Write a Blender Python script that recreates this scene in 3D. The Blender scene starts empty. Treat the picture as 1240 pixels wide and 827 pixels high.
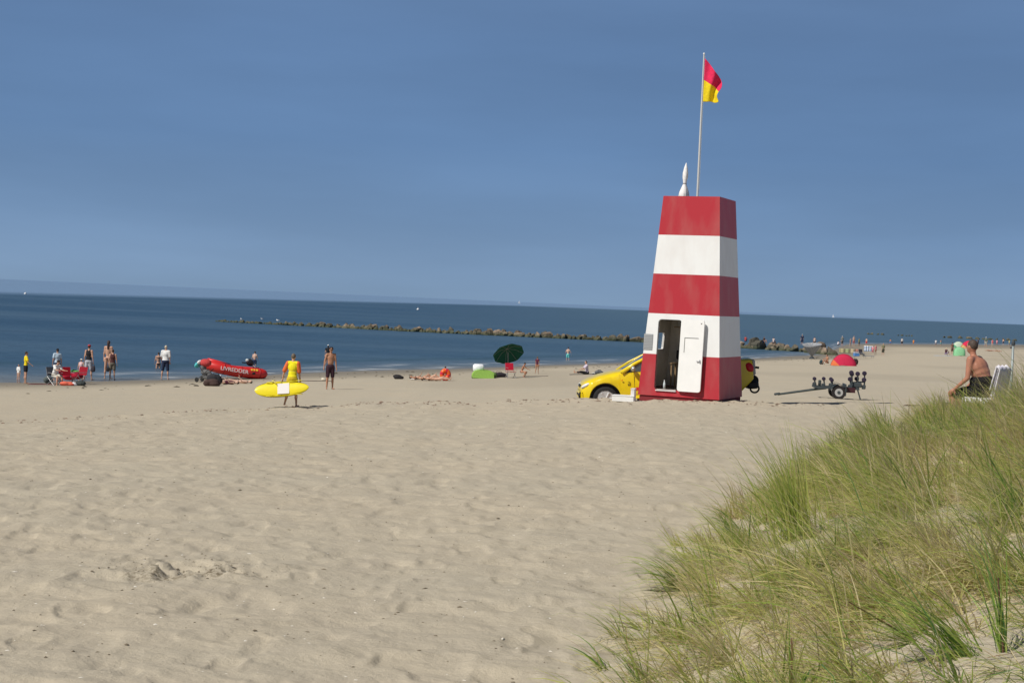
import bpy, math, random
import numpy as np
from mathutils import Vector, Matrix, Euler, geometry

R = math.radians
sc = bpy.context.scene
COL = sc.collection
rnd = random.Random(7)

# ------------------------------------------------------------------ camera
FPX, CAMZ = 1850.0, 5.2
PITCH, ROLL = R(1.49), R(2.54)
F = Vector((0, math.cos(PITCH), -math.sin(PITCH)))
R0 = Vector((1, 0, 0)); U0 = Vector((0, math.sin(PITCH), math.cos(PITCH)))
CR = R0 * math.cos(ROLL) + U0 * math.sin(ROLL)
CU = -R0 * math.sin(ROLL) + U0 * math.cos(ROLL)
cam = bpy.data.objects.new('camera', bpy.data.cameras.new('camera'))
COL.objects.link(cam); sc.camera = cam
cam.matrix_world = Matrix(((CR.x, CU.x, -F.x, 0), (CR.y, CU.y, -F.y, 0), (CR.z, CU.z, -F.z, CAMZ), (0, 0, 0, 1)))
cam.data.sensor_width = 36; cam.data.lens = 36 * FPX / 1240
cam.data.clip_start = 0.1; cam.data.clip_end = 90000

# ------------------------------------------------------------------ world, sun, exposure
SUN_EL = R(47); SX, SY = -0.78, -0.62
n_ = math.hypot(SX, SY); SX /= n_; SY /= n_
SUNDIR = Vector((SX * math.cos(SUN_EL), SY * math.cos(SUN_EL), math.sin(SUN_EL)))
world = bpy.data.worlds.new('World'); sc.world = world; world.use_nodes = True
wn, wl = world.node_tree.nodes, world.node_tree.links
wn.clear()
sky = wn.new('ShaderNodeTexSky'); sky.sky_type = 'NISHITA'; sky.sun_disc = False
sky.sun_elevation = SUN_EL; sky.sun_rotation = math.atan2(SX, SY)
sky.air_density = 1.0; sky.dust_density = 0.6; sky.ozone_density = 2.0; sky.altitude = 0
tint = wn.new('ShaderNodeMix'); tint.data_type = 'RGBA'; tint.blend_type = 'MULTIPLY'
tint.inputs[0].default_value = 1.0; tint.inputs[7].default_value = (0.33, 0.355, 0.41, 1)
bg = wn.new('ShaderNodeBackground'); bg.inputs[1].default_value = 0.072
wo = wn.new('ShaderNodeOutputWorld')
# thin veil cloud, a faint lighter streakiness of the real sky dome
tc = wn.new('ShaderNodeTexCoord'); mp = wn.new('ShaderNodeMapping'); mp.inputs['Scale'].default_value = (2.0, 2.0, 11.0)
cn = wn.new('ShaderNodeTexNoise'); cn.inputs['Scale'].default_value = 1.6; cn.inputs['Detail'].default_value = 5
cr = wn.new('ShaderNodeMapRange'); cr.inputs[1].default_value = 0.4; cr.inputs[2].default_value = 0.75; cr.inputs[3].default_value = 0.0; cr.inputs[4].default_value = 0.10
mx = wn.new('ShaderNodeMix'); mx.data_type = 'RGBA'; mx.inputs[7].default_value = (4.2, 4.9, 6.0, 1)
wl.new(tc.outputs['Generated'], mp.inputs[0]); wl.new(mp.outputs[0], cn.inputs[0]); wl.new(cn.outputs[0], cr.inputs[0])
wl.new(sky.outputs[0], tint.inputs[6]); wl.new(tint.outputs[2], mx.inputs[6]); wl.new(cr.outputs[0], mx.inputs[0])
# hazy lower sky: dull blue aloft, paler towards the horizon
sp_ = wn.new('ShaderNodeSeparateXYZ'); wl.new(tc.outputs['Generated'], sp_.inputs[0])
K = 1 / 0.072
rp = wn.new('ShaderNodeValToRGB'); e_ = rp.color_ramp; e_.elements[0].position = 0.0; e_.elements[0].color = (.212, .322, .478, 1); e_.elements[1].position = 1.0; e_.elements[1].color = (.122, .212, .385, 1)
for p_, c_ in ((.08, (.202, .316, .488, 1)), (.22, (.168, .280, .462, 1)), (.45, (.130, .236, .425, 1)), (.75, (.118, .214, .395, 1))):
    q_ = e_.elements.new(p_); q_.color = c_
zr_ = wn.new('ShaderNodeMapRange'); zr_.inputs[1].default_value = 0; zr_.inputs[2].default_value = .22; wl.new(sp_.outputs[2], zr_.inputs[0]); wl.new(zr_.outputs[0], rp.inputs[0])
vs_ = wn.new('ShaderNodeVectorMath'); vs_.operation = 'SCALE'; vs_.inputs['Scale'].default_value = K; wl.new(rp.outputs[0], vs_.inputs[0])
vm_ = wn.new('ShaderNodeVectorMath'); vm_.operation = 'MULTIPLY'; cs_ = wn.new('ShaderNodeMapRange'); cs_.inputs[1].default_value = .40; cs_.inputs[2].default_value = .70; cs_.inputs[3].default_value = .97; cs_.inputs[4].default_value = 1.10
wl.new(cn.outputs[0], cs_.inputs[0]); vc_ = wn.new('ShaderNodeVectorMath'); vc_.operation = 'SCALE'; wl.new(vs_.outputs[0], vc_.inputs[0]); wl.new(cs_.outputs[0], vc_.inputs['Scale'])
lf_ = wn.new('ShaderNodeMapRange'); lf_.interpolation_type = 'SMOOTHSTEP'; lf_.inputs[1].default_value = .25; lf_.inputs[2].default_value = .55; lf_.inputs[3].default_value = .95; lf_.inputs[4].default_value = 0; wl.new(sp_.outputs[2], lf_.inputs[0])
m3_ = wn.new('ShaderNodeMix'); m3_.data_type = 'RGBA'; wl.new(lf_.outputs[0], m3_.inputs[0]); wl.new(mx.outputs[2], m3_.inputs[6]); wl.new(vc_.outputs[0], m3_.inputs[7])
wl.new(m3_.outputs[2], bg.inputs[0]); wl.new(bg.outputs[0], wo.inputs[0])
sun = bpy.data.objects.new('sun', bpy.data.lights.new('sun', 'SUN')); COL.objects.link(sun)
sun.data.energy = 4.35; sun.data.angle = R(0.6); sun.data.color = (1.0, 0.95, 0.87)
sun.rotation_euler = (-SUNDIR).to_track_quat('-Z', 'Y').to_euler()
sc.view_settings.view_transform = 'Standard'; sc.view_settings.look = 'None'
sc.view_settings.exposure = 0.0; sc.view_settings.gamma = 1.0; sc.view_settings.use_curve_mapping = False

# ------------------------------------------------------------------ terrain function
def sstep(a, b, x):
    t = np.clip((x - a) / (b - a), 0, 1); return t * t * (3 - 2 * t)
def hsh(ix, iy, s):
    h = (ix.astype(np.int64) * 374761393 + iy.astype(np.int64) * 668265263 + s * 982451653) & 0xffffffff
    h = ((h ^ (h >> 13)) * 1274126177) & 0xffffffff
    return ((h ^ (h >> 16)) & 0xffff) / 65535.0
def vnoise(x, y, s=0):
    ix, iy = np.floor(x), np.floor(y); fx, fy = x - ix, y - iy
    ux, uy = fx * fx * fx * (fx * (fx * 6 - 15) + 10), fy * fy * fy * (fy * (fy * 6 - 15) + 10)
    a, b, c, d = hsh(ix, iy, s), hsh(ix + 1, iy, s), hsh(ix, iy + 1, s), hsh(ix + 1, iy + 1, s)
    return (a + (b - a) * ux) * (1 - uy) + (c + (d - c) * ux) * uy - 0.5
def shoreY(x):
    return np.interp(x, [-300, -80, -25.5, -19, -12, -3.8, 5, 25.6, 41, 50, 62, 76, 129, 600],
                        [40, 62, 76, 84, 103, 116, 130, 169, 200, 238, 283, 310, 385, 900])
def ridgeY(x): return np.interp(x, [-60, -12.7, -6, -3, 2, 5, 8, 40], [30, 37, 46.0, 46.2, 45, 44.6, 44.6, 46]) 
def ridgeZ(x): return np.interp(x, [-60, -12.7, -7.5, -5, -3, 2, 4, 9, 20, 60], [1.6, 1.7, 1.76, 1.85, 2.0, 2.4, 2.52, 2.6, 2.5, 2.3])
def duneS(x, y): return x - np.interp(y, [-10, 0, 7.7, 9.8, 14.4, 20.4, 28, 34], [-3.4, -1.2, .5, .85, 1.8, 3.4, 7.4, 10.5])
def H0(x, y):
    x = np.asarray(x, float); y = np.asarray(y, float)
    Ry = ridgeY(x) + 0.5 * np.sin(x * 1.3) + 0.35 * np.sin(x * 2.9 + 1); Rz = ridgeZ(x); W = shoreY(x) + 1.2 * np.sin(x * .21) + .5 * np.sin(x * .6)
    t = np.clip((y - 8) / (Ry - 8), -1.2, 1)
    z1 = 3.3 + (Rz - 3.3) * np.where(t < 0, t * 0.6, t)
    drop = np.interp(x, [-60, 3, 6, 8, 11, 14], [.5, .5, .33, .2, .05, 0])
    zd = Rz - drop * sstep(0, 2.4, y - Ry)
    q = (y - Ry) / np.maximum(W - Ry, 5)
    z2 = zd * (1 - q)
    z2 = np.where(q > 1, np.maximum(-(q - 1) * 2.2, -2.0), z2)
    z = np.where(y < Ry, z1, z2)
    s = duneS(x, y)
    A = np.interp(y, [0, 8, 20, 26, 36], [.4, .6, .88, .72, 0])
    z = z - .09 * np.exp(-((x - 7.35) ** 2 + (y - 24) ** 2) / .9)
    z = z + A * (sstep(0, 2.4, s) + 0.10 * np.clip(s - 2.4, 0, 8))
    return z
def Hf(x, y):
    x = np.asarray(x, float); y = np.asarray(y, float)
    z = H0(x, y)
    near = 1 - sstep(0, 3, y - ridgeY(x)) * 0.85
    far = np.clip(1 - (y - 60) / 60, 0, 1)
    b = 0.035 * vnoise(x * .45, y * .45, 1) + 0.028 * vnoise(x * 1.3, y * 1.6, 2) + 0.022 * vnoise(x * 3.1, y * 3.6, 3)
    # trodden hollows
    wx, wy = x + .3 * vnoise(x * 2, y * 2, 5), y + .3 * vnoise(x * 2, y * 2, 6)
    p = vnoise(wx * 2.6, wy * 2.2, 4); b = b - 0.020 * sstep(.05, .36, p) - .013 * sstep(.1, .4, vnoise(wx * 5.2, wy * 4.6, 8))
    b = b + 0.012 * vnoise(x * 9, y * 10, 7)
    pf = vnoise(x * 3.6 + .5 * vnoise(x * 6, y * 6, 41), y * 3.0, 42); b = b - .023 * sstep(.15, .34, pf) + .007 * sstep(.06, .16, pf) - .014 * sstep(.18, .38, vnoise(x * 6.5, y * 5.0, 43)) * np.clip(.5 + 1.6 * vnoise(x * .3, y * .3, 44), 0, 1)
    # dug-up patch
    d = np.exp(-(((x + 2.25) / .55) ** 2 + ((y - 10.8) / .42) ** 2))
    b = b + d * (0.13 * vnoise(x * 7, y * 8, 9) + 0.06 * vnoise(x * 19, y * 21, 10) - .02)
    # churned band on the crest
    c = np.exp(-((y - ridgeY(x) + .6) / 1.1) ** 2)
    b = b + c * (0.06 * vnoise(x * 4, y * 4, 11) + .03)
    wet = sstep(0.05, 0.5, z)
    return z + b * near * far * wet

def ray(px, py):
    return (F + CR * ((px - 620) / FPX) + CU * ((413.5 - py) / FPX))
def at_depth(px, py, y):
    d = ray(px, py); t = y / d.y
    return Vector((d.x * t, y, CAMZ + d.z * t))
def gp(px, py, sea=False):
    d = ray(px, py); t = 4.0
    while t < 3000:
        x, y, z = d.x * t, d.y * t, CAMZ + d.z * t
        if z <= 0: break
        if (not sea) and z <= float(H0(x, y)): break
        t *= 1.0015
    return Vector((x, y, z))
def ground(x, y): return float(Hf(x, y))

# ------------------------------------------------------------------ materials
def mat(name, col, rough=0.6, metal=0.0, spec=0.3, var=0.0, vscale=8.0, bump=0.0, trans=0.0):
    m = bpy.data.materials.new(name); m.use_nodes = True
    nt = m.node_tree; p = nt.nodes['Principled BSDF']
    p.inputs['Roughness'].default_value = rough; p.inputs['Metallic'].default_value = metal
    p.inputs['Specular IOR Level'].default_value = spec
    p.inputs['Base Color'].default_value = (*col, 1)
    if trans: p.inputs['Transmission Weight'].default_value = trans
    if var or bump:
        g = nt.nodes.new('ShaderNodeTexCoord'); n = nt.nodes.new('ShaderNodeTexNoise')
        n.inputs['Scale'].default_value = vscale; n.inputs['Detail'].default_value = 5
        nt.links.new(g.outputs['Object'], n.inputs[0])
        if var:
            mr = nt.nodes.new('ShaderNodeMapRange'); mr.inputs[1].default_value = .3; mr.inputs[2].default_value = .7
            mr.inputs[3].default_value = 1 - var; mr.inputs[4].default_value = 1 + var
            mm = nt.nodes.new('ShaderNodeVectorMath'); mm.operation = 'SCALE'; mm.inputs[0].default_value = col
            nt.links.new(n.outputs[0], mr.inputs[0]); nt.links.new(mr.outputs[0], mm.inputs['Scale']); nt.links.new(mm.outputs[0], p.inputs['Base Color'])
        if bump:
            b = nt.nodes.new('ShaderNodeBump'); b.inputs['Strength'].default_value = bump; b.inputs['Distance'].default_value = .02
            nt.links.new(n.outputs[0], b.inputs['Height']); nt.links.new(b.outputs[0], p.inputs['Normal'])
    return m
_mc = {}
def cloth(col, var=0.12):
    k = ('c',) + tuple(col)
    if k not in _mc: _mc[k] = mat('cloth', col, .85, var=var, vscale=14, bump=.25, spec=.15)
    return _mc[k]
def skin(col):
    k = ('s',) + tuple(col)
    if k not in _mc: _mc[k] = mat('skin', col, .5, var=.10, vscale=9, spec=.35)
    return _mc[k]
TAN = (.40, .20, .12); FAIR = (.55, .32, .22); PALE = (.62, .40, .30); BROWN = (.30, .14, .08)
def hairm(col):
    k = ('h',) + tuple(col)
    if k not in _mc: _mc[k] = mat('hair', col, .6, var=.3, vscale=40, bump=.4, spec=.3)
    return _mc[k]

def sand_material():
    m = bpy.data.materials.new('sand'); m.use_nodes = True; nt = m.node_tree; N, L = nt.nodes, nt.links
    p = N['Principled BSDF']; p.inputs['Specular IOR Level'].default_value = .15
    geo = N.new('ShaderNodeNewGeometry')
    def noise(s, d=5, rgh=.55):
        n = N.new('ShaderNodeTexNoise'); n.inputs['Scale'].default_value = s; n.inputs['Detail'].default_value = d; n.inputs['Roughness'].default_value = rgh
        L.new(geo.outputs['Position'], n.inputs[0]); return n
    def rng(src, a, b, c, d):
        r = N.new('ShaderNodeMapRange'); r.inputs[1].default_value = a; r.inputs[2].default_value = b; r.inputs[3].default_value = c; r.inputs[4].default_value = d
        L.new(src, r.inputs[0]); return r.outputs[0]
    def mixc(f, a, b):
        x = N.new('ShaderNodeMix'); x.data_type = 'RGBA'; L.new(f, x.inputs[0])
        for i, v in ((6, a), (7, b)):
            if isinstance(v, tuple): x.inputs[i].default_value = (*v, 1)
            else: L.new(v, x.inputs[i])
        return x.outputs[2]
    n1, n2, n3, n4 = noise(.35), noise(2.2), noise(26, 6, .7), noise(160, 3, .7)
    c = mixc(rng(n1.outputs[0], .35, .65, 0, 1), (.485, .422, .318), (.462, .410, .315))
    c = mixc(rng(n2.outputs[0], .45, .72, 0, .45), c, (.415, .365, .285))
    c = mixc(rng(n3.outputs[0], .60, .78, 0, .55), c, (.29, .245, .18))
    c = mixc(rng(n4.outputs[0], .62, .72, 0, .5), c, (.22, .17, .12))
    at = N.new('ShaderNodeAttribute'); at.attribute_name = 'wet'
    c = mixc(rng(at.outputs['Fac'], 0, 1, 0, 1), c, (.235, .205, .155))
    at2 = N.new('ShaderNodeAttribute'); at2.attribute_name = 'dug'
    dm = N.new('ShaderNodeMath'); dm.operation = 'MULTIPLY'; L.new(at2.outputs['Fac'], dm.inputs[0]); L.new(rng(n3.outputs[0], .44, .58, 0, 1), dm.inputs[1])
    c = mixc(dm.outputs[0], c, (.16, .13, .085))
    L.new(c, p.inputs['Base Color'])
    L.new(rng(at.outputs['Fac'], 0, 1, .95, .55), p.inputs['Roughness'])
    add = N.new('ShaderNodeMath'); add.operation = 'ADD'; L.new(n3.outputs[0], add.inputs[0])
    ml = N.new('ShaderNodeMath'); ml.operation = 'MULTIPLY'; ml.inputs[1].default_value = .35; L.new(n4.outputs[0], ml.inputs[0]); L.new(ml.outputs[0], add.inputs[1])
    b = N.new('ShaderNodeBump'); b.inputs['Distance'].default_value = .02; b.inputs['Strength'].default_value = .45
    L.new(add.outputs[0], b.inputs['Height'])
    n5 = noise(7, 4, .6); b2 = N.new('ShaderNodeBump'); b2.inputs['Distance'].default_value = .06; b2.inputs['Strength'].default_value = .35
    L.new(n5.outputs[0], b2.inputs['Height']); L.new(b2.outputs[0], b.inputs['Normal']); L.new(b.outputs[0], p.inputs['Normal'])
    return m

def sea_material():
    m = bpy.data.materials.new('sea_water'); m.use_nodes = True; nt = m.node_tree; N, L = nt.nodes, nt.links
    p = N['Principled BSDF']; p.inputs['Specular IOR Level'].default_value = .28; p.inputs['IOR'].default_value = 1.33
    geo = N.new('ShaderNodeNewGeometry')
    def noise(sx, sy, d=4, rot=0.0):
        mpn = N.new('ShaderNodeMapping'); mpn.inputs['Scale'].default_value = (sx, sy, 1); mpn.inputs['Rotation'].default_value = (0, 0, rot)
        L.new(geo.outputs['Position'], mpn.inputs[0])
        n = N.new('ShaderNodeTexNoise'); n.inputs['Scale'].default_value = 1; n.inputs['Detail'].default_value = d
        L.new(mpn.outputs[0], n.inputs[0]); return n.outputs[0]
    def rng(src, a, b, c, d):
        r = N.new('ShaderNodeMapRange'); r.inputs[1].default_value = a; r.inputs[2].default_value = b; r.inputs[3].default_value = c; r.inputs[4].default_value = d
        L.new(src, r.inputs[0]); return r.outputs[0]
    def mth(op, a, b):
        x = N.new('ShaderNodeMath'); x.operation = op
        for i, v in ((0, a), (1, b)):
            if isinstance(v, (int, float)): x.inputs[i].default_value = v
            else: L.new(v, x.inputs[i])
        return x.outputs[0]
    def mixc(f, a, b):
        x = N.new('ShaderNodeMix'); x.data_type = 'RGBA'; L.new(f, x.inputs[0])
        for i, v in ((6, a), (7, b)):
            if isinstance(v, tuple): x.inputs[i].default_value = (*v, 1)
            else: L.new(v, x.inputs[i])
        return x.outputs[2]
    at = N.new('ShaderNodeAttribute'); at.attribute_name = 'shore'
    wob = mth('ADD', at.outputs['Fac'], mth('MULTIPLY', mth('SUBTRACT', noise(.08, .2, 3), .5), 7.0))
    c = mixc(rng(noise(.006, .03, 5), .38, .62, 0, 1), (.030, .075, .130), (.056, .108, .166))
    c = mixc(rng(noise(.02, .16, 5, .05), .50, .75, 0, .5), c, (.016, .046, .086))
    sx_ = N.new('ShaderNodeSeparateXYZ'); L.new(geo.outputs['Position'], sx_.inputs[0])
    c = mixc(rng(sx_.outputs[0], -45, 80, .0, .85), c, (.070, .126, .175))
    c = mixc(rng(noise(.25, 1.1, 5, .04), .55, .70, 0, .35), c, (.075, .125, .175))
    c = mixc(rng(wob, 2, 15, .85, 0), c, (.125, .165, .20))
    c = mixc(rng(wob, -3, 5, .9, 0), c, (.21, .195, .165))
    c = mixc(mth('MULTIPLY', mth('MULTIPLY', rng(wob, 5.2, 6.0, 0, 1), rng(wob, 6.3, 8.0, 1, 0)), rng(noise(.10, .3, 3), .42, .55, 0, .5)), c, (.42, .45, .47))
    # darker strip of water along the shore, outside the pale shallows
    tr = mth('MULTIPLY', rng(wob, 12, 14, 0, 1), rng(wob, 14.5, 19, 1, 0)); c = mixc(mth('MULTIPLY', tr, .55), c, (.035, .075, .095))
    # thin foam line
    fo = mth('MULTIPLY', mth('MULTIPLY', rng(wob, 1.0, 1.6, 0, 1), rng(wob, 2.0, 3.0, 1, 0)), rng(noise(.15, .3, 3), .5, .6, 0, .7))
    c = mixc(fo, c, (.62, .64, .64))
    # far calm water: its sky sheen is painted into the base colour, beyond y = 1900 + min(7.7x, 2.7x)
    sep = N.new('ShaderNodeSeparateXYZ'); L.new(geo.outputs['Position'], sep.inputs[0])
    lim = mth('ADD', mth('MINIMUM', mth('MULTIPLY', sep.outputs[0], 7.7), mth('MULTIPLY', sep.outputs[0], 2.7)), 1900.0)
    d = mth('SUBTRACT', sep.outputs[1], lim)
    sky_sheen = rng(d, -150, 420, 0, 1)
    c = mixc(mth('MULTIPLY', sky_sheen, .95), c, (.185, .285, .43))
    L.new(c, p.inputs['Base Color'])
    p.inputs['Roughness'].default_value = .38
    h = mth('ADD', noise(.5, 1.5, 6), mth('MULTIPLY', noise(.12, .5, 4, .1), 1.6))
    b = N.new('ShaderNodeBump'); b.inputs['Distance'].default_value = .5; b.inputs['Strength'].default_value = .8
    L.new(h, b.inputs['Height']); L.new(b.outputs[0], p.inputs['Normal'])
    return m

# ------------------------------------------------------------------ mesh helpers
class MB:
    def __init__(s): s.v = []; s.f = []; s.m = []
    def add(s, vs, fs, mi=0, M=None):
        o = len(s.v)
        for q in vs:
            q = Vector(q)
            s.v.append(M @ q if M is not None else q)
        for f in fs: s.f.append([i + o for i in f]); s.m.append(mi)
        return s
    def box(s, c, d, rot=None, mi=0, bev=0.0):
        x, y, z = d[0] / 2, d[1] / 2, d[2] / 2
        M = Matrix.Translation(Vector(c)) @ (Euler(rot).to_matrix().to_4x4() if rot else Matrix.Identity(4))
        b = min(bev, x * .9, y * .9, z * .9)
        if b <= 0:
            vs = [(-x, -y, -z), (x, -y, -z), (x, y, -z), (-x, y, -z), (-x, -y, z), (x, -y, z), (x, y, z), (-x, y, z)]
            s.add(vs, [(0, 3, 2, 1), (4, 5, 6, 7), (0, 1, 5, 4), (1, 2, 6, 5), (2, 3, 7, 6), (3, 0, 4, 7)], mi, M)
        else:
            rings = []
            for zz, k in ((-z, b), (-z + b, 0), (z - b, 0), (z, b)):
                X, Y = x - k, y - k; e = b
                rings.append([(-X + e, -Y, zz), (X - e, -Y, zz), (X, -Y + e, zz), (X, Y - e, zz), (X - e, Y, zz), (-X + e, Y, zz), (-X, Y - e, zz), (-X, -Y + e, zz)])
            vs = [p for r in rings for p in r]; fs = [tuple(range(7, -1, -1)), tuple(range(24, 32))]
            for k in range(3):
                for i in range(8): fs.append((k * 8 + i, k * 8 + (i + 1) % 8, k * 8 + 8 + (i + 1) % 8, k * 8 + 8 + i))
            s.add(vs, fs, mi, M)
        return s
    def tube(s, pts, rad, n=10, mi=0, cap=True, squash=1.0):
        pts = [Vector(p) for p in pts]; k = len(pts)
        rad = [rad] * k if isinstance(rad, (int, float)) else rad
        vs = []; ref = None
        for i, p in enumerate(pts):
            t = (pts[min(i + 1, k - 1)] - pts[max(i - 1, 0)]).normalized()
            if ref is None:
                ref = Vector((0, 0, 1)) if abs(t.z) < .9 else Vector((1, 0, 0))
            a = t.cross(ref).normalized(); b = a.cross(t).normalized(); ref = b
            for j in range(n):
                w = 2 * math.pi * j / n
                vs.append(p + a * math.cos(w) * rad[i] + b * math.sin(w) * rad[i] * squash)
        fs = [(i * n + j, i * n + (j + 1) % n, (i + 1) * n + (j + 1) % n, (i + 1) * n + j) for i in range(k - 1) for j in range(n)]
        if cap: fs += [tuple(range(n - 1, -1, -1)), tuple(range((k - 1) * n, k * n))]
        return s.add(vs, fs, mi)
    def caps(s, a, b, ra, rb, n=12, mi=0):
        a, b = Vector(a), Vector(b); d = b - a; l = d.length
        if l < 1e-5: d = Vector((0, 0, 1)); l = 1e-5
        t = d.normalized(); pts = []; rr = []
        for q in (0.03, .3, .6, .85): 
            w = q * math.pi / 2; pts.append(a - t * ra * math.cos(w)); rr.append(ra * math.sin(w))
        pts.append(a); rr.append(ra)
        pts.append(b); rr.append(rb)
        for q in (.85, .6, .3, .03):
            w = q * math.pi / 2; pts.append(b + t * rb * math.cos(w)); rr.append(rb * math.sin(w))
        return s.tube(pts, rr, n, mi)
    def ell(s, c, r, M3=None, n=14, m=9, mi=0):
        c = Vector(c); vs = [Vector((0, 0, -1))]; fs = []
        for i in range(1, m):
            w = math.pi * i / m
            for j in range(n): q = 2 * math.pi * j / n; vs.append(Vector((math.sin(w) * math.cos(q), math.sin(w) * math.sin(q), -math.cos(w))))
        vs.append(Vector((0, 0, 1))); L = len(vs) - 1
        for j in range(n):
            fs.append((0, 1 + (j + 1) % n, 1 + j)); fs.append((L, L - n + j, L - n + (j + 1) % n))
            for i in range(m - 2): a = 1 + i * n; fs.append((a + j, a + (j + 1) % n, a + n + (j + 1) % n, a + n + j))
        out = []
        for p in vs:
            p = Vector((p.x * r[0], p.y * r[1], p.z * r[2]))
            out.append((M3 @ p if M3 is not None else p) + c)
        return s.add(out, fs, mi)
    def lathe(s, prof, n=20, mi=0, M=None, ruf=None):
        vs = []; k = len(prof)
        for i, (r, z) in enumerate(prof):
            for j in range(n):
                w = 2 * math.pi * j / n; rr = r * (1 + (ruf[i] * (1 if j % 2 else -1) if ruf else 0))
                vs.append((rr * math.cos(w), rr * math.sin(w), z))
        fs = [(i * n + j, i * n + (j + 1) % n, (i + 1) * n + (j + 1) % n, (i + 1) * n + j) for i in range(k - 1) for j in range(n)]
        fs += [tuple(range(n - 1, -1, -1)), tuple(range((k - 1) * n, k * n))]
        return s.add(vs, fs, mi, M)
    def prism(s, poly, y0, y1, mi=0, M=None):
        """polygon in xz extruded along y"""
        n = len(poly); vs = [(x, y0, z) for x, z in poly] + [(x, y1, z) for x, z in poly]
        fs = [tuple(range(n)), tuple(range(2 * n - 1, n - 1, -1))] + [(i, i + n, (i + 1) % n + n, (i + 1) % n) for i in range(n)]
        return s.add(vs, fs, mi, M)
    def mesh(s, name):
        me = bpy.data.meshes.new(name); me.from_pydata([tuple(v) for v in s.v], [], s.f)
        me.polygons.foreach_set('material_index', s.m); me.update(); return me

def link(name, me, mats, parent=None, smooth=True):
    o = bpy.data.objects.new(name, me); COL.objects.link(o)
    if not me.materials:
        for m in (mats if isinstance(mats, (list, tuple)) else [mats]): me.materials.append(m)
    if smooth: me.polygons.foreach_set('use_smooth', [True] * len(me.polygons))
    if parent is not None: o.parent = parent
    return o
def obj(name, mb, mats, parent=None, smooth=False, auto=None):
    me = mb.mesh(name)
    o = link(name, me, mats, parent, smooth or auto is not None)
    if auto is not None: me.set_sharp_from_angle(angle=R(auto))
    return o
def thing(name, label, cat, loc=(0, 0, 0), rz=0.0, group=None, rot=None):
    o = bpy.data.objects.new(name, None); COL.objects.link(o); o.empty_display_size = .2
    o.location = loc; o.rotation_euler = rot if rot else (0, 0, rz)
    o['label'] = label; o['category'] = cat
    if group: o['group'] = group
    return o
def tag(o, label, cat, group=None, kind=None):
    if label: o['label'] = label
    if cat: o['category'] = cat
    if group: o['group'] = group
    if kind: o['kind'] = kind
    return o
def copy_tree(o, parent=None):
    c = o.copy(); COL.objects.link(c); c.parent = parent
    for ch in list(o.children): copy_tree(ch, c)
    return c
def remeshed(mb, name, voxel, it=4):
    me = mb.mesh(name); o = bpy.data.objects.new(name, me); COL.objects.link(o)
    r = o.modifiers.new('r', 'REMESH'); r.mode = 'VOXEL'; r.voxel_size = voxel; r.use_smooth_shade = True
    if it: sm = o.modifiers.new('s', 'SMOOTH'); sm.factor = .5; sm.iterations = it
    dg = bpy.context.evaluated_depsgraph_get()
    out = bpy.data.meshes.new_from_object(o.evaluated_get(dg)); out.name = name
    bpy.data.objects.remove(o); bpy.data.meshes.remove(me)
    return out
def set_vcol(me, name, arr):
    a = me.attributes.new(name, 'FLOAT', 'POINT'); a.data.foreach_set('value', np.asarray(arr, dtype=np.float32))

# ------------------------------------------------------------------ ground sheet
def build_ground():
    az = np.concatenate([np.linspace(-180, -50, 27)[:-1], np.linspace(-50, -24, 60)[:-1], np.linspace(-24, 26, 470)[:-1], np.linspace(26, 50, 60)[:-1], np.linspace(50, 180, 27)[:-1]])
    az = np.radians(az); rr = [0.6, 1.2, 2.0, 2.7]; r = 3.3
    while r < 60: rr.append(r); r *= 1.0052
    while r < 1500: rr.append(r); r *= 1.03
    rr += [3000, 9000, 30000, 70000]
    rr = np.array(rr); A, Rr = np.meshgrid(az, rr)
    X, Y = Rr * np.sin(A), Rr * np.cos(A)
    Z = Hf(X, Y); Z = np.where(Rr > 2500, -3, Z)
    back = Y < -5; Z = np.where(back, np.minimum(Z, 4.2), Z)
    n, k = len(az), len(rr)
    V = np.stack([X.ravel(), Y.ravel(), Z.ravel()], 1)
    V = np.vstack([V, [[0, 0, float(Hf(0, 0))]]])
    i = np.arange(k - 1)[:, None] * n; j = np.arange(n)[None, :]; j2 = (j + 1) % n
    q = np.stack([i + j, i + n + j, i + n + j2, i + j2], -1).reshape(-1, 4)
    me = bpy.data.meshes.new('sand_beach'); fan = [(n * k, a, (a + 1) % n) for a in range(n)]
    me.vertices.add(len(V)); me.vertices.foreach_set('co', V.ravel())
    nq, nf = len(q), len(fan)
    me.loops.add(nq * 4 + nf * 3); me.polygons.add(nq + nf)
    me.loops.foreach_set('vertex_index', np.concatenate([q.ravel(), np.array(fan).ravel()]).astype(np.int32))
    me.polygons.foreach_set('loop_start', np.concatenate([np.arange(nq) * 4, nq * 4 + np.arange(nf) * 3]).astype(np.int32))
    me.update(calc_edges=True); me.validate()
    x, y = V[:, 0], V[:, 1]; hz = H0(x, y)
    wet = 1 - sstep(.10, .42, hz + .22 * vnoise(x * .05, y * .12, 20))
    wet = np.maximum(wet, np.where(y > 45, .18 * sstep(.0, .3, vnoise(x * .12, y * .05, 21)) * (hz < 1.6), 0))
    set_vcol(me, 'wet', wet)
    d = np.exp(-(((x + 2.25) / .55) ** 2 + ((y - 10.8) / .45) ** 2)); set_vcol(me, 'dug', np.clip(d * 1.5, 0, 1) * sstep(-.05, .2, vnoise(x * 4, y * 5, 22)))
    o = link('beach_ground', me, sand_material()); tag(o, 'pale rippled sand beach sloping from the dune to the sea', None, kind='structure'); return o
build_ground()
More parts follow.
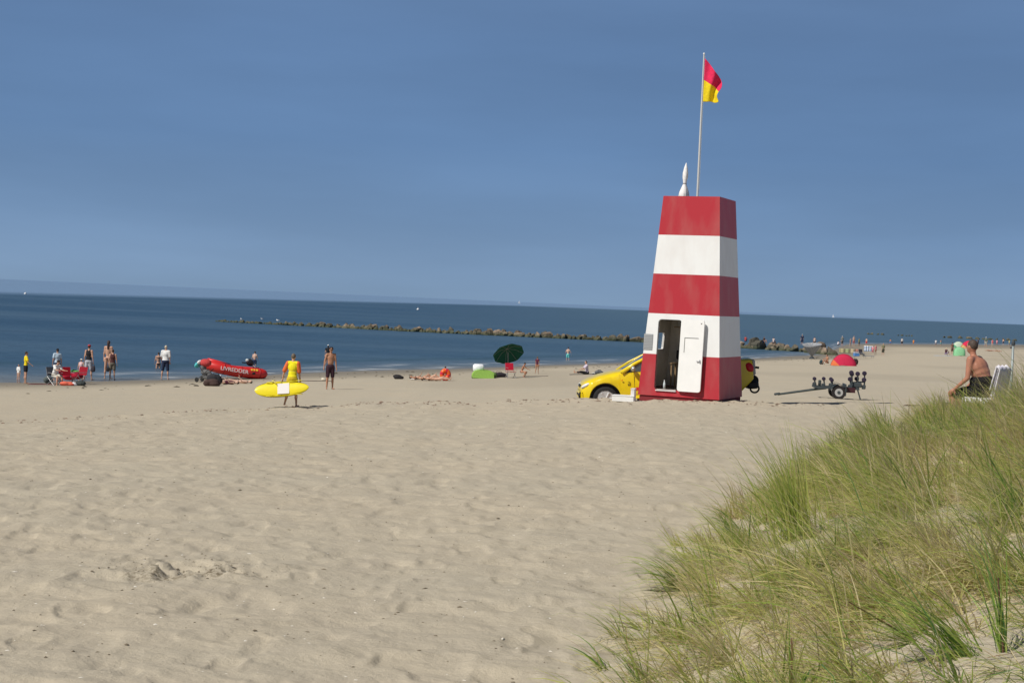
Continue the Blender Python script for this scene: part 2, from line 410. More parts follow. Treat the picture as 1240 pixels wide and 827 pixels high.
def build_sea():
    az = np.radians(np.linspace(-180, 180, 361)[:-1]); rr = [30]; 
    while rr[-1] < 600: rr.append(rr[-1] * 1.02)
    while rr[-1] < 75000: rr.append(rr[-1] * 1.3)
    rr = np.array(rr); A, Rr = np.meshgrid(az, rr); X, Y = Rr * np.sin(A), Rr * np.cos(A)
    n, k = len(az), len(rr); V = np.stack([X.ravel(), Y.ravel(), np.zeros(n * k)], 1)
    keep = (V[:, 1] > 35)
    i = np.arange(k - 1)[:, None] * n; j = np.arange(n)[None, :]; j2 = (j + 1) % n
    q = np.stack([i + j, i + n + j, i + n + j2, i + j2], -1).reshape(-1, 4); q = q[keep[q].all(1)]
    me = bpy.data.meshes.new('sea'); me.from_pydata(V.tolist(), [], q.tolist()); me.update()
    sh = (V[:, 1] - (shoreY(V[:, 0]) + 1.2 * np.sin(V[:, 0] * .21) + .5 * np.sin(V[:, 0] * .6))) * .75
    set_vcol(me, 'shore', np.clip(sh, -50, 500))
    o = link('sea', me, sea_material()); tag(o, 'deep blue calm sea out to the horizon', None, kind='structure'); return o
build_sea()

# ------------------------------------------------------------------ lifeguard tower
def hole_slab(mb, outer, hole, M, th):
    """outer/hole polygons in (x,z); slab front at y=0, back at y=th, transformed by M"""
    tri = geometry.tessellate_polygon([[Vector((x, 0, z)) for x, z in outer]] + ([[Vector((x, 0, z)) for x, z in hole]] if hole else []))
    pts = list(outer) + (list(hole) if hole else []); n = len(pts)
    vs = [(x, 0, z) for x, z in pts] + [(x, th, z) for x, z in pts]
    fs = []
    for t in tri:
        a, b, c = [Vector((*pts[i], 0)) for i in t]
        if (b - a).cross(c - a).z < 0: t = t[::-1]
        fs.append(tuple(t)); fs.append(tuple(i + n for i in t[::-1]))
    no = len(outer)
    for i in range(no): fs.append((i, (i + 1) % no, (i + 1) % no + n, i + n))
    if hole:
        nh = len(hole)
        for i in range(nh): fs.append((no + i, no + (i + 1) % nh, no + (i + 1) % nh + n, no + i + n))
    mb.add(vs, fs, 0, M)
def rrect(x0, x1, z0, z1, r, n=5):
    out = []
    for cx, cz, a0 in ((x1 - r, z1 - r, 0), (x0 + r, z1 - r, 90), (x0 + r, z0 + r, 180), (x1 - r, z0 + r, 270)):
        for i in range(n + 1): a = R(a0 + 90 * i / n); out.append((cx + r * math.cos(a), cz + r * math.sin(a)))
    return out
def tower():
    TH = 5.85; HB, HT = 1.235, .855; th = R(-23.7)
    rc = at_depth(871, 484.3, 43.8)                       # near right corner
    u = Vector((math.cos(th), math.sin(th), 0)); v = Vector((-math.sin(th), math.cos(th), 0))
    base = rc - u * HB + v * HB
    t = thing('lifeguard_tower', 'tall tapering lifeguard tower in red and white bands with open white door', 'lifeguard tower', base, th)
    # band paint, by height
    m = bpy.data.materials.new('tower_paint'); m.use_nodes = True; N, L = m.node_tree.nodes, m.node_tree.links; p = N['Principled BSDF']
    tcn = N.new('ShaderNodeTexCoord'); sp = N.new('ShaderNodeSeparateXYZ'); L.new(tcn.outputs['Object'], sp.inputs[0])
    ramp = N.new('ShaderNodeValToRGB'); ramp.color_ramp.interpolation = 'CONSTANT'
    mr = N.new('ShaderNodeMapRange'); mr.inputs[1].default_value = 0; mr.inputs[2].default_value = TH; L.new(sp.outputs[2], mr.inputs[0]); L.new(mr.outputs[0], ramp.inputs[0])
    RED, WHT = (.42, .028, .040, 1), (.78, .79, .78, 1)
    cr_ = ramp.color_ramp; cr_.elements[0].color = RED; cr_.elements[1].position = 1.2 / TH; cr_.elements[1].color = WHT
    for z, c in ((2.39, RED), (3.55, WHT), (4.69, RED)): e = cr_.elements.new(z / TH); e.color = c
    nz = N.new('ShaderNodeTexNoise'); nz.inputs['Scale'].default_value = 2.5; nz.inputs['Detail'].default_value = 7
    mp_ = N.new('ShaderNodeMapping'); mp_.inputs['Scale'].default_value = (1, 1, .35); L.new(tcn.outputs['Object'], mp_.inputs[0]); L.new(mp_.outputs[0], nz.inputs[0])
    r2 = N.new('ShaderNodeMapRange'); r2.inputs[1].default_value = .45; r2.inputs[2].default_value = .8; r2.inputs[3].default_value = 0; r2.inputs[4].default_value = .22; L.new(nz.outputs[0], r2.inputs[0])
    mxx = N.new('ShaderNodeMix'); mxx.data_type = 'RGBA'; mxx.inputs[7].default_value = (.42, .30, .25, 1); L.new(r2.outputs[0], mxx.inputs[0]); L.new(ramp.outputs[0], mxx.inputs[6]); L.new(mxx.outputs[2], p.inputs['Base Color'])
    p.inputs['Roughness'].default_value = .42; p.inputs['Specular IOR Level'].default_value = .3
    white = mat('door_paint', (.80, .80, .78), .4, var=.03, vscale=3); dark = mat('dark_trim', (.03, .03, .032), .6)
    inner = mat('inner_wall', (.74, .71, .64), .8, var=.1, vscale=3); steel = mat('bare_steel', (.5, .5, .5), .35, metal=.8)
    wall = MB(); sl = (HB - HT) / TH; ang = math.atan(sl); q = math.cos(ang)
    OPEN = rrect(-.735, -.035, .19, 2.23, .09)
    WINB = rrect(-.25, .45, 1.33, 1.83, .06); FILL_WIN = rrect(-.5, .5, 1.33, 1.83, .06)  # side-wall opening is unseen, added to let sunlight into the hut
    glz = bpy.data.materials.new('clear_glass'); glz.use_nodes = True; gn = glz.node_tree; gt = gn.nodes.new('ShaderNodeBsdfTransparent'); gm_ = gn.nodes.new('ShaderNodeMixShader'); gm_.inputs[0].default_value = .88; gn.links.new(gn.nodes['Principled BSDF'].outputs[0], gm_.inputs[1]); gn.links.new(gt.outputs[0], gm_.inputs[2]); gn.links.new(gm_.outputs[0], gn.nodes['Material Output'].inputs[0]); gn.nodes['Principled BSDF'].inputs['Roughness'].default_value = .05
    for k in range(4):
        M = Matrix.Rotation(k * math.pi / 2, 4, 'Z') @ Matrix.Translation((0, -HB, 0)) @ Matrix.Rotation(-ang, 4, 'X')
        LZ = TH / q
        hole_slab(wall, [(-HB, 0), (HB, 0), (HT, LZ), (-HT, LZ)], {0: OPEN, 2: WINB, 3: FILL_WIN}[k][::-1] if k != 1 else None, M, .05)
        mi = MB(); hole_slab(mi, [(-HB + .07, .2), (HB - .07, .2), (HB - .07 - sl * 2.4, 2.6), (-HB + .07 + sl * 2.4, 2.6)], {0: OPEN, 2: WINB, 3: FILL_WIN}[k][::-1] if k != 1 else None, M @ Matrix.Translation((0, .052, 0)), .012); obj('inner_lining', mi, inner, t)
        if k in (2, 3):  # panes for the rear window and the added side opening
            x0, x1 = (-.25, .45) if k == 2 else (-.5, .5); wp = MB().box(((x0 + x1) / 2, .02, 1.58), (x1 - x0 + .02, .006, .52)); wp.v = [M @ v for v in wp.v]; obj('rear_and_fill_pane', wp, glz, t)
    obj('wall', wall, m, t)
    MF = Matrix.Translation((0, -HB, 0)) @ Matrix.Rotation(-ang, 4, 'X')
    rf = MB().box((0, 0, TH - .12), (HT * 2 - .02, HT * 2 - .02, .05)); obj('roof_deck', rf, mat('roof_grey', (.3, .3, .3), .8), t)
    obj('upper_floor', MB().box((0, 0, 2.62), (2.05, 2.05, .05)), mat('floor_board_up', (.10, .08, .06), .8, var=.2), t)
    fl = MB().box((0, 0, .14), (HB * 2 - .16, HB * 2 - .16, .06)); obj('floor', fl, mat('floor_board', (.30, .25, .19), .8, var=.2), t)
    pl = MB().box((0, 0, -.3), (HB * 2 - .08, HB * 2 - .08, .58)); obj('plinth', pl, mat('plinth_red', (.20, .025, .03), .8), t)
    # door frame seal
    fr = MB(); oo = rrect(-.745, -.025, .18, 2.24, .10); hole_slab(fr, oo, OPEN[::-1], MF @ Matrix.Translation((0, -.012, 0)), .011); obj('door_frame', fr, dark, t)
    sill = MB().box((-.385, -HB - .005, .165), (.62, .07, .025)); obj('door_sill', sill, white, t)
    # door leaf folded back on the wall
    dm = MB(); leaf = rrect(0, .72, .17, 2.26, .08)
    MD = MF @ Matrix.Translation((-.02, -.055, 0)) @ Matrix.Rotation(R(-5), 4, 'Z')
    hole_slab(dm, leaf, None, MD @ Matrix.Translation((0, -.045, 0)), .045)
    d = obj('door', dm, white, t, auto=30)
    e = MB()
    for (x0, x1, z0, z1) in ((.14, .57, 1.72, 1.735), (.14, .155, 1.3, 1.735)): e.box(((x0 + x1) / 2, -.048, (z0 + z1) / 2), (x1 - x0, .012, z1 - z0))
    e.v = [MD @ x for x in e.v]; obj('panel_groove', e, mat('groove', (.18, .18, .17), .7), d)
    hd = MB().box((.62, -.075, 1.06), (.12, .02, .025), bev=.006).box((.66, -.06, 1.06), (.02, .04, .09)); hd.v = [MD @ x for x in hd.v]; obj('handle', hd, steel, d)
    sc_ = MB().ell((.63, -.05, 2.16), (.022, .015, .022)); sc_.v = [MD @ x for x in sc_.v]; obj('latch', sc_, steel, d)
    for z in (.45, 1.95):
        hg = MB().tube([(0, -.06, z - .06), (0, -.06, z + .06)], .014); hg.v = [MF @ x for x in hg.v]; obj('hinge', hg, steel, d)
    vp = MB().box((-1.02, -.012, 1.56), (.27, .02, .46), bev=.004)
    for i in range(9): vp.box((-1.02, -.026, 1.38 + i * .045), (.23, .008, .012))
    vp.v = [MF @ x for x in vp.v]; obj('vent_plate', vp, mat('vent_grey', (.36, .37, .37), .5, metal=.2), t)
    # things inside the hut
    def ins(name, label, cat, mb, mm, **k):
        o = obj(name, mb, mm, None, **k); o.matrix_world = t_mat; tag(o, label, cat); return o
    t_mat = Matrix.Translation(base) @ Matrix.Rotation(th, 4, 'Z')
    ws = MB()
    dk = thing('desk', 'small wooden desk inside the doorway of the tower', 'desk', base + u * -.42 + v * .55 + Vector((0, 0, .17)), th)
    wood = mat('plywood', (.32, .22, .12), .7, var=.15)
    obj('desk_top', MB().box((0, 0, .74), (.75, .5, .03)), wood, dk)
    for a in (-.33, .33):
        for b in (-.2, .2): obj('leg', MB().box((a, b, .36), (.04, .04, .72)), wood, dk)
    mo = thing('monitor', 'dark flat monitor standing on the desk in the tower', 'monitor', base + u * -.50 + v * .6 + Vector((0, 0, .93)), th)
    obj('screen', MB().box((0, 0, .24), (.38, .03, .27), bev=.01), dark, mo); obj('stand', MB().box((0, .02, .05), (.05, .03, .14)).box((0, .01, .006), (.2, .14, .012)), dark, mo)
    jk = MB().ell((0, 0, 0), (.13, .08, .05)).ell((0, 0, -.3), (.16, .07, .34)).caps((-.12, 0, -.05), (-.19, .02, -.42), .05, .045).caps((.12, 0, -.05), (.19, .02, -.42), .05, .045)
    jo = link('jacket', remeshed(jk, 'jacket', .02), mat('jacket_cloth', (.34, .30, .24), .9, var=.2)); jo.location = base + u * -.14 + v * .88 + Vector((0, 0, 1.28)); jo.rotation_euler.z = th; tag(jo, 'beige jacket hanging on the back wall inside the tower', 'jacket')
    bt = thing('water_bottle', 'clear water bottle on the floor just inside the tower door', 'bottle', base + u * -.56 - v * .86 + Vector((0, 0, .17)), th)
    obj('bottle_body', MB().lathe([(.001, 0), (.04, 0), (.042, .18), (.018, .24), (.018, .26)]), mat('clear_plastic', (.7, .78, .8), .15), bt, smooth=True); obj('cap', MB().lathe([(.02, .26), (.02, .285), (.001, .286)]), mat('cap_white', (.8, .8, .8), .5), bt)
    sh = thing('shelf', 'wall shelf of folders high inside the tower doorway', 'shelf', base + u * -.4 + v * .86 + Vector((0, 0, 2.0)), th)
    obj('shelf_board', MB().box((0, 0, 0), (.9, .22, .025)), wood, sh)
    for i, c in enumerate(((.6, .6, .58), (.05, .05, .05), (.5, .48, .4), (.1, .12, .2), (.6, .55, .5))): obj('folder', MB().box((-.3 + i * .1, 0, .14), (.06, .18, .24)), cloth(c), sh)
    # flagpole + flag
    zt = TH - .1
    fp0 = at_depth(844.5, 236, 45.4); fb = Vector((fp0.x, fp0.y, base.z + zt))
    L_ = at_depth(850.3, 66, 45.4).z - fb.z
    po = thing('flagpole', 'thin pale metal flagpole rising from the tower roof', 'flagpole', fb)
    obj('pole', MB().tube([(0, 0, 0), (0, 0, L_ * .5), (.0, 0, L_)], [.034, .028, .02], 12), mat('pole_metal', (.72, .71, .67), .4, metal=.4), po, auto=40)
    obj('finial', MB().ell((0, 0, L_ + .015), (.03, .03, .03)), white, po, smooth=True)
    obj('halyard', MB().tube([(.05, 0, 0), (.04, 0, L_ * .5), (.03, 0, L_ - .04)], .005, 5), mat('rope', (.6, .6, .55), .9), po)
    obj('bracket', MB().box((0, 0, .04), (.16, .16, .08), bev=.01), steel, po)
    fm = MB(); nu, nv = 26, 30; W_, hh = .50, 1.28
    for j in range(nv + 1):
        for i in range(nu + 1):
            a, b = i / nu, j / nv
            x = .03 + W_ * (a ** .9) * (1 - .12 * b * a + .10 * math.sin(b * 7) * a)
            z = -(b * hh * (1 - .48 * a)) - .62 * a * (1 - .0 * b) + .03 * math.sin(a * 9 + b * 4) * a
            y = .13 * a * math.sin(a * 8.5 + b * 3.2) + .03 * math.sin(b * 9) * a
            fm.v.append(Vector((x, y, z)))
    for j in range(nv):
        for i in range(nu): k = j * (nu + 1) + i; fm.f.append([k, k + nu + 1, k + nu + 2, k + 1]); fm.m.append(0 if j < nv * .5 else 1)
    fo = obj('flag', fm, [cloth((.70, .03, .10)), cloth((.78, .60, .02))], None, smooth=True)
    so = fo.modifiers.new('t', 'SOLIDIFY'); so.thickness = .004
    fo.location = fb + Vector((0, 0, L_ - .12)); fo.rotation_euler.z = R(-8); tag(fo, 'red over yellow lifeguard flag drooping from the flagpole', 'flag')
    # folded parasol
    pb = at_depth(828, 236, 45.3); pz = base.z + zt
    pa = thing('folded_parasol', 'closed white parasol tied up on the tower roof', 'parasol', (pb.x, pb.y, pz), 0, rot=(0, R(1.5), 0))
    prof = [(.11, .08), (.135, .12), (.12, .25), (.085, .38), (.045, .50), (.05, .56), (.075, .70), (.075, .82), (.05, .98), (.02, 1.08), (.004, 1.13)]
    obj('canopy', MB().lathe(prof, 24, ruf=[.28, .25, .22, .15, .05, .06, .1, .08, .06, .03, 0]), cloth((.82, .81, .80)), pa, smooth=True)
    obj('tie', MB().lathe([(.052, .49), (.058, .51), (.052, .53)], 16), cloth((.35, .33, .33)), pa); obj('pole', MB().tube([(0, 0, -.02), (0, 0, .3)], .02), white, pa)
    return base, th
TB, TTH = tower()

# white boxes beside the tower
for (px, py, w, h, dd, lab, c) in ((755, 487.5, .62, .16, .35, 'low white plastic box on the sand in front of the car sill', (.78, .78, .76)), (766.5, 486.5, .11, .36, .32, 'narrow upright whitish box between the low box and the tower', (.72, .69, .68))):
    g = gp(px, py); g = at_depth(px, py, 43.6); z = ground(g.x, g.y)
    t = thing('storage_box', lab, 'box', (g.x, g.y, z - .02), R(-12), 'white boxes at the foot of the tower')
    mm = mat('box_plastic', c, .5, var=.04)
    obj('box_body', MB().box((0, 0, h / 2), (w, dd, h), bev=.012), mm, t, auto=30); obj('lid', MB().box((0, 0, h + .012), (w + .02, dd + .02, .024), bev=.006), mm, t, auto=30)

# ------------------------------------------------------------------ pickup truck
def pickup():
    D = 47.6
    a = at_depth(733, 498.0, D); b = at_depth(853, 490.5, D)
    ang = math.atan2(b.z - a.z, b.x - a.x); WB = 3.0
    FX = .70                                                    # front axle behind the nose
    org = a - Vector((math.cos(ang) * FX * 1.05, -.0, math.sin(ang) * FX * 1.05)) + Vector((0, .78, 0))
    t = thing('pickup_truck', 'bright yellow lifeguard pickup truck parked behind the red and white tower', 'pickup truck', org, rot=(0, -ang, R(1.5)))
    t.scale = (1.05,) * 3
    yel = mat('yellow_paint', (.80, .60, .010), .30, spec=.5, var=.03, vscale=2)
    yel.node_tree.nodes['Principled BSDF'].inputs['Coat Weight'].default_value = .4
    blk = mat('black_plastic', (.02, .02, .022), .55); glass = mat('car_glass', (.03, .04, .045), .06, spec=.6)
    chrome = mat('chrome', (.62, .62, .63), .2, metal=.9); rub = mat('tyre_rubber', (.022, .022, .023), .85, bump=.5, vscale=30)
    LEN = 5.15; RW = .37; AX = (FX, FX + WB); AR = .47
    def low(x):
        z = .34 if x > .25 else .34 + (.25 - x) * .5
        if x > 4.75: z = .34 + (x - 4.75) * .9
        for ax in AX:
            if abs(x - ax) < AR: z = max(z, RW + math.sqrt(max(AR * AR - (x - ax) ** 2, 0)))
        return z
    XS = [0, .05, .13, .3, .6, 1.0, 1.45, 1.6, 3.35, 3.4, 3.5, 5.05, 5.13, 5.15]
    TOP = [.72, .80, .88, .95, 1.04, 1.11, 1.16, 1.17, 1.17, 1.17, 1.26, 1.28, 1.27, 1.2]
    HW = [.62, .72, .80, .86, .89, .90, .90, .90, .90, .90, .90, .89, .87, .80]
    xs = sorted(set([round(i * .03, 3) for i in range(int(LEN / .03) + 1)] + [LEN] + XS)); body = MB(); secs = []
    for x in xs:
        w = float(np.interp(x, XS, HW)); tp = float(np.interp(x, XS, TOP)); lo = low(x)
        fl = 0.0
        for ax in AX: fl = max(fl, .035 * math.exp(-((x - ax) / .42) ** 2))
        lo = min(lo, tp - .12)
        k = (tp - lo)
        secs.append([(-w * .98 - fl * 1.0, lo), (-w - fl, lo + k * .10), (-w - fl * .9, lo + k * .45), (-w * .985 - fl * .4, lo + k * .72), (-w * .94, tp - .05), (-w * .86, tp - .008), (-w * .5, tp + .025), (0, tp + .035)])
    secs = [s + [(-y, z) for y, z in s[-2::-1]] for s in secs]; n = len(secs[0])
    vs = [(x, y, z) for x, s in zip(xs, secs) for y, z in s]
    fs = [(i * n + j, i * n + j + 1, (i + 1) * n + j + 1, (i + 1) * n + j) for i in range(len(xs) - 1) for j in range(n - 1)]
    fs = [f[::-1] for f in fs]
    fs += [tuple(range(n)), tuple(range((len(xs) - 1) * n + n - 1, (len(xs) - 1) * n - 1, -1))]
    body.add(vs, fs); bo = obj('body', body, yel, t, smooth=True, auto=35)
    obj('chassis', MB().box((2.6, 0, .42), (4.2, 1.2, .22)).box((FX, 0, .62), (.95, 1.5, .5)).box((FX + WB, 0, .66), (.95, 1.5, .5)), blk, t)
    # cab: pillars + roof shell, glass inside
    gl = MB(); P = [(1.30, 1.13), (2.10, 1.70), (3.15, 1.72), (3.42, 1.15)]
    def cab(P, w0, w1, mb, inset=0):
        vs = []
        for s in (-1, 1):
            for (x, z) in P: w = w0 if z < 1.4 else w1; vs.append((x, s * w, z))
        k = len(P); mb.add(vs, [tuple(range(k)), tuple(range(2 * k - 1, k - 1, -1))] + [(i, i + k, (i + 1) % k + k, (i + 1) % k) for i in range(k)])
    cab([(1.20, 1.12), (2.17, 1.61), (3.14, 1.63), (3.42, 1.14)], .86, .69, gl); obj('windscreen_and_cabin_glass', gl, glass, t)
    rf = MB(); rf.box((2.70, 0, 1.64), (1.05, 1.36, .07), bev=.03); obj('roof', rf, yel, t, auto=40)
    for s in (-1, 1):
        pm = MB()
        pm.tube([(1.22, s * .86, 1.12), (1.62, s * .82, 1.35), (2.22, s * .69, 1.61), (2.4, s * .67, 1.64)], [.07, .055, .045, .045] if s < 0 else [.03, .03, .03, .03], 8)
        obj('front_pillar', pm, yel, t, smooth=True)
        obj('rear_pillar', MB().tube([(3.44, s * .84, 1.14), (3.18, s * .68, 1.64)], .06, 8), yel, t, smooth=True)
        obj('door_pillar', MB().tube([(2.45, s * .84, 1.12), (2.5, s * .68, 1.63)], .035, 8), blk, t, smooth=True)
        dr = MB()
        for x in (1.58, 2.45, 3.3): dr.box((x, s * .9, .80), (.008, .012, .64))
        dr.box((2.44, s * .9, .46), (1.72, .012, .008)); obj('door_seam', dr, mat('seam', (.20, .14, .01), .7), bo)
        for x in (2.28, 3.12): obj('door_handle', MB().box((x, s * .915, .98), (.16, .03, .03), bev=.008), yel, t)
        obj('side_step', MB().box((2.35, s * .88, .36), (1.5, .1, .07), bev=.02), yel, t, auto=30)
        mm_ = MB().ell((1.56, s * 1.0, 1.22), (.07, .11, .085)); mo = obj('door_mirror', mm_, mat('mirror_shell', (.45, .45, .44), .3, metal=.5), t, smooth=True)
        # dark number panel on the wing
        nb = MB()
        for (cx, cz, w, h) in ((0, 0, .06, .012), (0, .05, .06, .012), (0, .10, .06, .012), (.03, .025, .012, .05), (.03, .075, .012, .05), (-.03, .025, .012, .05)): nb.box((1.42 + cx, s * .918, .74 + cz), (w, .006, h))
        obj('call_number', nb, blk, t)
        obj('side_marker', MB().box((1.22, s * .93, .90), (.05, .02, .03), bev=.005), mat('orange_lens', (.7, .2, .02), .3), t)
        obj('reflective_stripe', MB().box((2.4, s * .907, .62), (1.6, .006, .09)), mat('red_stripe', (.6, .04, .03), .5), t)
        hl = MB().ell((.16, s * .70, .80), (.17, .12, .06), Euler((0, R(-22), R(s * 22))).to_matrix()); obj('headlight', hl, mat('lens', (.75, .76, .76), .12, spec=.7), t, smooth=True)
        tl = MB().ell((5.03, s * .84, 1.02), (.13, .07, .17), Euler((0, R(-18), 0)).to_matrix()); obj('tail_light', tl, mat('red_lens', (.55, .01, .02), .2), t, smooth=True)
        fg = MB().ell((.02, s * .62, .46), (.05, .1, .06)); obj('fog_light', fg, blk, t, smooth=True)
        alloy = mat('alloy_rim', (.55, .55, .54), .4, metal=.25)
        for ax in AX:
            w = thing('wheel', '', '', (ax, s * .80, RW)); del w['label']; del w['category']; w.parent = t
            prof = [(.20, -.10), (.24, -.125), (.33, -.125), (.365, -.10), (.372, -.04), (.372, .04), (.365, .10), (.33, .125), (.24, .125), (.20, .10)]
            M = Matrix.Rotation(R(90), 4, 'X'); obj('tyre', MB().lathe(prof, 36, M=M), rub, w, auto=40)
            rm = MB().lathe([(.262, -.125), (.235, -.12), (.215, -.06), (.215, .06), (.235, .12), (.262, .125)], 28, M=M)
            obj('rim', rm, alloy, w, auto=40)
            sp = MB(); yy = s * .10
            for i in range(6):
                q = i * math.pi / 3; sp.tube([(.03 * math.cos(q), yy, .03 * math.sin(q)), (.215 * math.cos(q), yy, .215 * math.sin(q))], [.045, .07], 6, squash=.6)
            sp.lathe([(.26, -.012), (.262, .0), (.235, .012), (.235, -.012)], 28, M=Matrix.Translation((0, yy, 0)) @ M)
            sp.lathe([(.001, -.03), (.05, -.03), (.06, .03), (.001, .03)], 16, M=Matrix.Translation((0, yy, 0)) @ M)
            obj('spokes', sp, mat('alloy', (.62, .62, .61), .4, metal=.25), w, auto=40)
    obj('front_bumper', MB().box((.02, 0, .50), (.14, 1.5, .26), bev=.05), yel, t, auto=40)
    obj('grille', MB().box((-.03, 0, .52), (.06, .9, .10), bev=.02).box((.03, 0, .76), (.06, .8, .10), bev=.02), blk, t)
    obj('bull_bar_end', MB().tube([(-.05, -.74, .42), (-.07, -.74, .52), (-.03, -.72, .62)], .025, 8), blk, t, smooth=True)
    gy = mat('grey_trim', (.42, .42, .44), .5)
    obj('tailgate_rack', MB().box((5.19, 0, 1.02), (.10, 1.45, .46), bev=.03).box((5.17, 0, .80), (.06, 1.2, .12), bev=.02), gy, t, auto=40)
    obj('rear_bumper', MB().box((5.12, 0, .50), (.34, 1.72, .22), bev=.05), blk, t, auto=40)
    obj('lamp_knob', MB().tube([(5.24, -.72, 1.02), (5.34, -.72, 1.0)], .035), blk, t, smooth=True)
    st = MB().lathe([(.05, -.09), (.13, -.10), (.17, -.05), (.17, .05), (.13, .10), (.05, .09)], 24, M=Matrix.Translation((5.22, -.25, .60)) @ Matrix.Rotation(R(90), 4, 'X')); obj('spare_wheel', st, rub, t, auto=40)
    hk = [(5.25 + .13 * math.cos(q), -.3, .36 + .12 * math.sin(q)) for q in np.linspace(math.pi * .95, math.pi * 2.2, 12)]
    obj('tow_hook', MB().tube([(5.05, -.3, .42)] + hk, .028, 8), blk, t, smooth=True)
    obj('number_plate', MB().box((5.30, .1, .74), (.012, .5, .11)), mat('plate_white', (.75, .75, .74), .5), t)
    return t
pickup()

# ------------------------------------------------------------------ boat trailer
def trailer():
    c = gp(1013, 482.3); z = float(H0(c.x, c.y)); s_ = c.y / FPX / math.cos(0)      # metres per pixel there
    t = thing('boat_trailer', 'empty black boat trailer with round purple rollers, drawbar lying to the left', 'trailer', (c.x, c.y, z), R(-6))
    stl = mat('galvanised_dark', (.07, .085, .09), .5, metal=.3); gal = mat('galvanised', (.09, .11, .11), .45, metal=.5)
    rub = mat('trailer_tyre', (.025, .022, .022), .85); rol = mat('roller_purple', (.03, .022, .045), .7); rim = mat('rim_white', (.42, .42, .41), .5)
    t.scale = (.82,) * 3
    X = lambda px: (px - 1013) * s_ / .82
    obj('drawbar', MB().tube([(X(942), -.3, .06), (X(985), -.15, .34), (X(1000), 0, .42)], [.045, .05, .05], 8), gal, t)
    obj('coupling', MB().box((X(941), -.31, .08), (.26, .1, .1), rot=(0, R(-12), 0), bev=.03), stl, t)
    fr = MB()
    for y in (-.45, .45): fr.box(((X(985) + X(1038)) / 2, y, .46), (X(1038) - X(985), .07, .09))
    for px in (985, 996, 1005, 1020, 1034): fr.box((X(px), 0, .47), (.07, .95, .07))
    obj('frame', fr, stl, t)
    obj('axle', MB().tube([(0, -.72, .29), (0, .72, .29)], .04), stl, t)
    M = Matrix.Rotation(R(90), 4, 'X')
    for yy in (-.72, .72):
        w = bpy.data.objects.new('wheel', None); COL.objects.link(w); w.parent = t; w.location = (0, yy, .29)
        obj('tyre', MB().lathe([(.16, -.08), (.20, -.10), (.27, -.09), (.295, -.05), (.295, .05), (.27, .09), (.20, .10), (.16, .08)], 30, M=M), rub, w, auto=40)
        rr = MB().lathe([(.19, -.085), (.18, -.05), (.12, -.03), (.06, -.05), (.06, .05), (.12, .03), (.18, .05), (.19, .085)], 24, M=M)
        obj('rim', rr, rim, w, auto=40); obj('hub', MB().lathe([(.001, -.10), (.06, -.10), (.07, 0), (.07, .1), (.001, .1)], 14, M=M), stl, w, auto=40)
        arc = [(.36 * math.cos(q), yy * 0, .36 * math.sin(q) + .0) for q in np.linspace(R(15), R(165), 12)]
        mg = MB()
        for (x0, _, z0), (x1, _, z1) in zip(arc, arc[1:]):
            mg.add([(x0, -.13, z0), (x1, -.13, z1), (x1, .13, z1), (x0, .13, z0), (x0 * .97, -.13, z0 * .97), (x1 * .97, -.13, z1 * .97), (x1 * .97, .13, z1 * .97), (x0 * .97, .13, z0 * .97)], [(0, 3, 2, 1), (4, 5, 6, 7), (0, 1, 5, 4), (2, 3, 7, 6)])
        obj('mudguard', mg, stl, w)
    def roller(px, y, z, r=.14):
        g = bpy.data.objects.new('roller_arm', None); COL.objects.link(g); g.parent = t; g.location = (X(px), y, .46)
        obj('arm', MB().tube([(0, 0, 0), (.03, 0, (z - .46) * .5), (0, 0, z - .46)], .035, 6).box((0, 0, .08), (.16, .1, .16), bev=.02), stl, g)
        obj('roller', MB().lathe([(.03, -.09), (r * .8, -.085), (r, -.05), (r, .05), (r * .8, .085), (.03, .09)], 18, M=Matrix.Translation((0, 0, z - .46)) @ M), rol, g, auto=40)
    for px, y, z in ((985, -.2, .80), (985.5, -.1, .58), (996, -.2, .82), (1005.5, -.3, .78), (1006, .3, .8)): roller(px, y, z, .08)
    for px, y, z in ((1028, -.35, 1.14), (1027, -.3, .86), (1036, -.2, 1.10), (1035.5, -.1, .88), (1045, .1, 1.12), (1043.5, -.3, .86), (1031, .4, 1.05)): roller(px, y, z, .095)
    obj('rear_crossbar', MB().tube([(X(1028), -.5, .72), (X(1046), .4, .74)], .035).box((X(1036), 0, .62), (.35, .8, .2), bev=.03), stl, t)
    obj('mudflap', MB().box((X(1021), -.2, .40), (.05, 1.2, .5)), stl, t)
    obj('prop_leg', MB().tube([(X(1035), -.4, .55), (X(1040), -.45, .0)], .03), stl, t); obj('light_board', MB().box((X(1026), -.5, .4), (.5, .03, .22)), mat('lamp_board', (.06, .02, .025), .5), t)
    obj('winch', MB().box((X(992), 0, .62), (.12, .12, .26), bev=.02), gal, t)
trailer()

